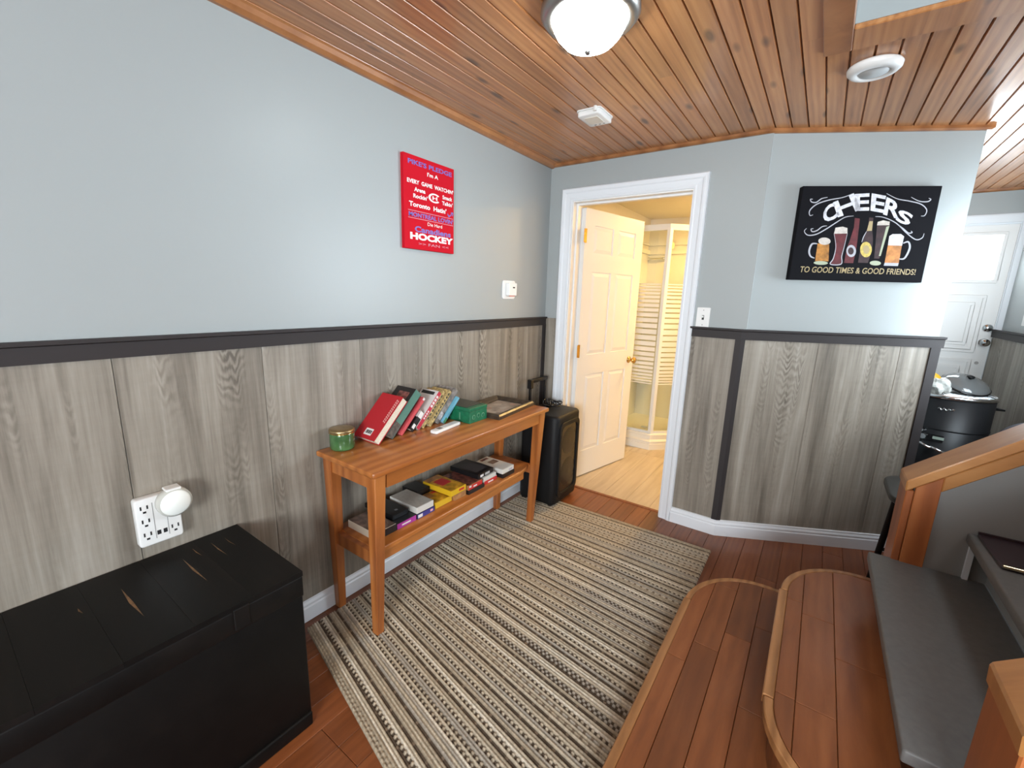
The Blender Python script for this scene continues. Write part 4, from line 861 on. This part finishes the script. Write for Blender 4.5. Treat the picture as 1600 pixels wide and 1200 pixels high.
tape('red patterned tape box on the plain black tape', 0.09,0.280,1.566,1.676,SZ+0.0212,0.026,VRP,VOR,VRD,prints=[(OFFW,0.05,0.2,0.5,0.9,'f'),(OFFW,0.35,0.6,0.3,0.6,'f')])
tape('white tape box with red spine under the black book', 0.10,0.275,1.700,1.812,SZ,0.024,VW,VW,VRD,prints=[(OFFW,0.3,0.7,0.2,0.5,'f')])
tape('thin white tape sleeve between red spine and black book', 0.10,0.272,1.700,1.808,SZ+0.0252,0.018,VW,VW,VW)
tape('black video book with silver print topmost of its pile', 0.07,0.268,1.655,1.790,SZ+0.0485,0.026,VB,VB,VB,rz=0.02,prints=[(OFFW,0.15,0.35,0.2,0.7,'f'),(pal('silver_print',(0.45,0.44,0.42)),0.45,0.75,0.2,0.7,'f'),(pal('dark_grey_print',(0.05,0.045,0.045)),0.25,0.85,0.15,0.85,'t')])
tape('black tape under the white picture sleeve by the speaker end', 0.11,0.300,1.836,1.946,SZ,0.024,VB,VB,VB)
tape('white tape sleeve with small brown picture by the speaker end', 0.10,0.298,1.834,1.942,SZ+0.0252,0.026,VW,VW,VW,prints=[(VPIC,0.30,0.52,0.30,0.85,'t'),(VRP,0.05,0.16,0.2,0.8,'t'),(pal('lilac_print',(0.40,0.36,0.42)),0.55,0.85,0.2,0.6,'f')])

# ------------------------------------------------------------------ party speaker with trolley handle
sk = thing('party_speaker', 'tall black portable speaker on rug corner beside the bathroom door', 'speaker', (0.205,2.512,0.006))
SW2, SD2, SHt = 0.145, 0.168, 0.632
MB().prism(rrect(-SW2,SW2,-SD2,SD2,0.045,6), 0.012, SHt).obj('cabinet', BLKP, sk, bevel=0.022, seg=3)
f = MB(); o_ = rrect(-0.135,0.135,0.06,0.585,0.045,6); i_ = rrect(-0.108,0.108,0.09,0.555,0.04,6); n_ = len(o_)
vs = [(SW2-0.004,y,z) for y,z in o_]+[(SW2+0.010,y,z) for y,z in o_]+[(SW2+0.010,y,z) for y,z in i_]+[(SW2-0.004,y,z) for y,z in i_]; fs = []
for r in range(3):
    for q in range(n_): fs.append((r*n_+q, r*n_+(q+1)%n_, (r+1)*n_+(q+1)%n_, (r+1)*n_+q))
f.add(vs, fs).obj('front_bezel', BLKP, sk, bevel=0.003)
MB().prism(i_, SW2-0.002, SW2+0.0015, ax='x').obj('front_panel', mat('dark_gloss_panel', (0.014,0.013,0.012), rough=0.22), sk)
WOOF = mat('dark_mesh_cone', (0.013,0.012,0.011), rough=0.35)
for z, r in ((0.44,0.095),(0.22,0.100)):
    MB().lathe([(r,0),(r*0.9,0.002),(r*0.5,0.004),(0.0005,0.006)], n=36).xform(Matrix.Translation((SW2+0.0012,0,z)) @ Matrix.Rotation(math.pi/2,4,'Y')).obj('woofer', WOOF, sk)
hx0 = -0.115
for yy in (-0.100,0.088):
    MB().box(hx0-0.007,hx0+0.007,yy-0.009,yy+0.009,SHt-0.03,0.825).obj('handle_rod', BLKP, sk, bevel=0.002)
MB().box(hx0-0.014,hx0+0.014,-0.115,0.103,0.812,0.836).obj('handle_grip', BLKP, sk, bevel=0.005, seg=2)
MB().box(hx0-0.016,hx0+0.016,-0.118,-0.084,0.775,0.838).obj('handle_corner', BLKG, sk, bevel=0.004)
for yy in (-0.13,0.13): MB().cyl((-0.10,yy-0.02,0.03),(-0.10,yy+0.02,0.03),0.030,n=20).obj('wheel', BLKP, sk)
for yy in (-0.13,0.13): MB().cyl((0.10,yy,0.0),(0.10,yy,0.02),0.018,n=14).obj('foot', BLKP, sk)
cb = thing('power_cord', 'tangled black power cord bundled on top of the speaker', 'cable', (0.17,2.545,0.638))
rg = random.Random(5)
for q in range(4):
    pts = []; a0 = rg.uniform(0,6); tl = rg.uniform(-0.5,0.5); r0 = rg.uniform(0.035,0.055); cx, cy = rg.uniform(-0.035,0.035), rg.uniform(-0.05,0.05)
    for i in range(29):
        a = a0+i/28*2*math.pi*1.25; r = r0*(1+0.12*math.sin(3*a)); pts.append((cx+r*math.cos(a)*0.8, cy+r*math.sin(a), 0.016+0.022*(1+math.sin(a+tl*3))*(0.4+0.5*abs(tl))))
    MB().tube(pts, 0.0042, 7).obj('cord_loop', BLKG, cb)
MB().box(-0.012,0.012,-0.03,0.0,0.001,0.020).obj('plug', BLKG, cb, bevel=0.003)

# ------------------------------------------------------------------ black trunk
tk = thing('wooden_trunk', 'large black painted wooden trunk with worn lid at the left wall', 'trunk', (0.012,-0.52,0))
TLn = 1.12; TD = 0.44; THh = 0.56
MB().box(0.004,TD-0.001,0.003,TLn-0.003,0.02,THh-0.075).obj('body', BLACKW, tk, bevel=0.006, seg=2)
MB().box(0.0,TD+0.006,0.0,TLn-0.004,0.0,0.05).obj('plinth', BLACKW, tk, bevel=0.006, seg=2)
lid = MB().box(0.0,TD,0.0,TLn,THh-0.085,THh-0.016).obj('lid', BLACKW, tk, bevel=0.005, seg=2)
nb = 8; bwd = TLn/nb
for i in range(nb): MB().box(0.0,TD,i*bwd+0.0002,(i+1)*bwd-0.0002,THh-0.016,THh).obj('board', BLACKW, lid)
for x0, x1, yy, w in ((0.12,0.30,0.770,0.008),(0.09,0.27,0.925,0.006),(0.06,0.18,1.015,0.0035),(0.06,0.14,1.055,0.0025),(0.13,0.165,0.68,0.004),(0.05,0.12,0.965,0.003)):
    MB().add([(x0,yy,THh+0.0003),((x0+x1)/2,yy-w/2,THh+0.0003),(x1,yy+0.004,THh+0.0003),((x0+x1)/2,yy+w/2,THh+0.0003)], [(0,1,2,3)]).obj('worn_streak', WEAR, lid)
MB().box(TD-0.002,TD+0.004,0.925,0.965,THh-0.075,THh-0.012).obj('latch', BLACKW, tk, bevel=0.002)

# ------------------------------------------------------------------ hall: smoker, lid, bags, stool
BEN = mat('black_enamel', (0.007,0.007,0.008), rough=0.45, spec=0.35)
sm = thing('barrel_smoker', 'black barrel smoker with steel rim standing in the hall', 'smoker', (2.405,3.95,0))
R0 = 0.200
MB().lathe([(0.0005,0.10),(R0-0.01,0.10),(R0,0.115),(R0,0.842),(R0-0.004,0.842),(R0-0.004,0.14),(0.0005,0.14)], n=48).obj('drum', BEN, sm)
MB().lathe([(R0-0.006,0.836),(R0+0.006,0.838),(R0+0.009,0.848),(R0+0.006,0.858),(R0-0.004,0.860),(R0-0.008,0.850)], n=48).obj('rim', CHROME, sm)
MB().lathe([(R0,0.630),(R0+0.003,0.633),(R0+0.003,0.640),(R0,0.643)], n=48).obj('seam_band', BEN, sm)
MB().lathe([(0.0005,0.832),(R0-0.006,0.832),(R0-0.006,0.836),(0.0005,0.836)], n=40).obj('inner_pan', mat('grey_pan',(0.22,0.23,0.22),rough=0.3,metal=0.6), sm)
for k in range(9):
    yy = -0.16+0.04*k; ww = math.sqrt(max(0,0.186**2-yy*yy)); MB().cyl((-ww,yy,0.845),(ww,yy,0.845),0.0028,n=6).obj('grate_bar', CHROME, sm)
def dirp(deg, r, z): return (r*math.cos(math.radians(deg)), r*math.sin(math.radians(deg)), z)
def ring_handle(deg, z):
    a = dirp(deg-9, R0, z); b = dirp(deg-9, R0+0.05, z); c = dirp(deg+9, R0+0.05, z); d2 = dirp(deg+9, R0, z); MB().tube([a,b,c,d2], 0.006, 8).obj('handle', BLKP, sm)
ring_handle(15, 0.775); ring_handle(195, 0.775)
pts = [(dirp(244+k*1.6, R0+0.0012, 0.772+0.008*math.sin(k*1.55))) for k in range(11)]
MB().tube(pts, 0.0035, 6).obj('script_badge', CHROME, sm)
MB().tube([dirp(262+k*1.2, R0+0.0012, 0.770+0.012*(k%2)) for k in range(4)], 0.0035, 6).obj('script_badge', CHROME, sm)
pl = MB(); pa = [dirp(228+k*4, R0+0.004, 0) for k in range(9)]
for k in range(8): a, b = pa[k], pa[k+1]; pl.add([(a[0],a[1],0.555),(b[0],b[1],0.555),(b[0],b[1],0.600),(a[0],a[1],0.600)], [(0,1,2,3)])
pl.obj('control_panel', BLKG, sm); lb = MB(); pa = [dirp(246+k*3, R0+0.006, 0) for k in range(6)]
for k in range(5): a, b = pa[k], pa[k+1]; lb.add([(a[0],a[1],0.572),(b[0],b[1],0.572),(b[0],b[1],0.590),(a[0],a[1],0.590)], [(0,1,2,3)])
lb.obj('control_label', pal('pale_green_label',(0.30,0.36,0.30)), sm)
for dg_, zz, rr in ((235,0.580,0.020),(232,0.618,0.010)):
    MB().cyl(dirp(dg_,R0,zz), dirp(dg_,R0+0.030,zz), rr, rr*0.85, n=18).obj('knob', CHROME, sm)
for dg_, zz in ((232,0.535),(248,0.520)): MB().tube([dirp(dg_,R0,zz), dirp(dg_,R0+0.04,zz+0.006), dirp(dg_+14,R0+0.05,zz-0.012), dirp(dg_+22,R0+0.01,zz-0.02)], 0.008, 8).obj('steel_bracket', CHROME, sm)
for dg_ in (45,135,225,315):
    MB().tube([dirp(dg_,R0-0.01,0.2), dirp(dg_,R0+0.02,0.0)], 0.012, 8).obj('leg', BEN, sm)
ld = thing('domed_lid', 'glass domed lid with steel band tilted on top of the smoker', 'pot lid', (2.465,4.03,0.905), rot=(math.radians(20),math.radians(12),0)); ld.scale = (0.82,0.82,0.62)
MB().lathe([(0.150,0.0),(0.146,0.022),(0.125,0.050),(0.085,0.072),(0.030,0.082),(0.0005,0.083)], n=40).obj('dome', mat('smoky_glass_dome',(0.16,0.165,0.165),rough=0.1,metal=0.2), ld)
MB().lathe([(0.148,-0.006),(0.156,-0.004),(0.156,0.008),(0.148,0.010)], n=40).obj('band', BLKG, ld)
MB().lathe([(0.0005,0.115),(0.022,0.112),(0.024,0.100),(0.010,0.092),(0.010,0.080),(0.0005,0.080)], n=20).obj('knob', BLKP, ld)
def crumple(name, label, cat, loc, rx, ry, rz_, m, seed, lumps=0.25):
    g = random.Random(seed); bm = bmesh.new(); bmesh.ops.create_icosphere(bm, subdivisions=3, radius=1)
    ph = [(g.uniform(2,6), g.uniform(2,6), g.uniform(2,6), g.uniform(0,6)) for _ in range(6)]
    for v in bm.verts:
        k = 1+lumps*sum(math.sin(a*v.co.x+b*v.co.y+c*v.co.z+d) for a,b,c,d in ph)/3
        v.co = Vector((v.co.x*rx*k, v.co.y*ry*k, max(-0.75, v.co.z)*rz_*k))
    zm = min(v.co.z for v in bm.verts)
    for v in bm.verts: v.co.z -= zm
    me = bpy.data.meshes.new(name); bm.to_mesh(me); bm.free(); me.materials.append(m)
    for p in me.polygons: p.use_smooth = (p.index % 3 == 0)
    o = link(bpy.data.objects.new(name, me)); o.location = loc; return tag(o, label, cat)
crumple('plastic_bag', 'crumpled clear plastic bag on top of the smoker', 'plastic bag', (2.315,3.87,0.848), 0.055,0.055,0.055, mat('clear_crinkled_plastic',(0.62,0.62,0.58),rough=0.15,noise=0.4,nscale=30), 2)
crumple('yellow_pouch', 'yellow pouch behind plastic bag on top of the smoker', 'pouch', (2.295,4.00,0.848), 0.045,0.04,0.07, pal('yellow_pouch_film',(0.75,0.42,0.03),0.4), 4, 0.15)
so = thing('bar_stool', 'black stool with a curved glossy seat behind the stair wall', 'stool', (2.185,2.51,0))
MB().prism(rrect(-0.205,0.205,-0.215,0.205,0.12,8), 0.575, 0.602).obj('seat', mat('black_satin_seat',(0.008,0.009,0.009),rough=0.35), so, bevel=0.008, seg=3)
for sx, sy in ((-1,-1),(1,-1),(1,1),(-1,1)):
    MB().tube([(sx*0.135,sy*0.135,0.578),(sx*0.17,sy*0.17,0.0)], 0.014, 10).obj('leg', BLKP, so)
for sy in (-1,1): MB().tube([(-0.155,sy*0.155,0.22),(0.155,sy*0.155,0.22)], 0.009, 8).obj('stretcher', BLKP, so)
for sx in (-1,1): MB().tube([(sx*0.157,-0.157,0.19),(sx*0.157,0.157,0.19)], 0.009, 8).obj('stretcher', BLKP, so)
bp = thing('backpack', 'dark navy backpack standing in the hall behind the stair wall', 'backpack', (2.535,2.86,0))
NVY = mat('navy_fabric', (0.010,0.010,0.022), rough=0.7, bump=0.3, bscale=300)
MB().prism([(p[0],p[1]) for p in rrect(-0.165,0.165,0,0.905,0.13,8)], -0.10, 0.10, ax='y').obj('main_bag', NVY, bp, bevel=0.03, seg=3)
MB().prism(rrect(-0.12,0.12,0.06,0.42,0.05,5), -0.14, -0.098, ax='y').obj('front_pocket', NVY, bp, bevel=0.012, seg=2)
MB().tube([(-0.04,0.02,0.898),(-0.035,0.02,0.935),(0.035,0.02,0.935),(0.04,0.02,0.898)], 0.008, 8).obj('top_handle', NVY, bp)
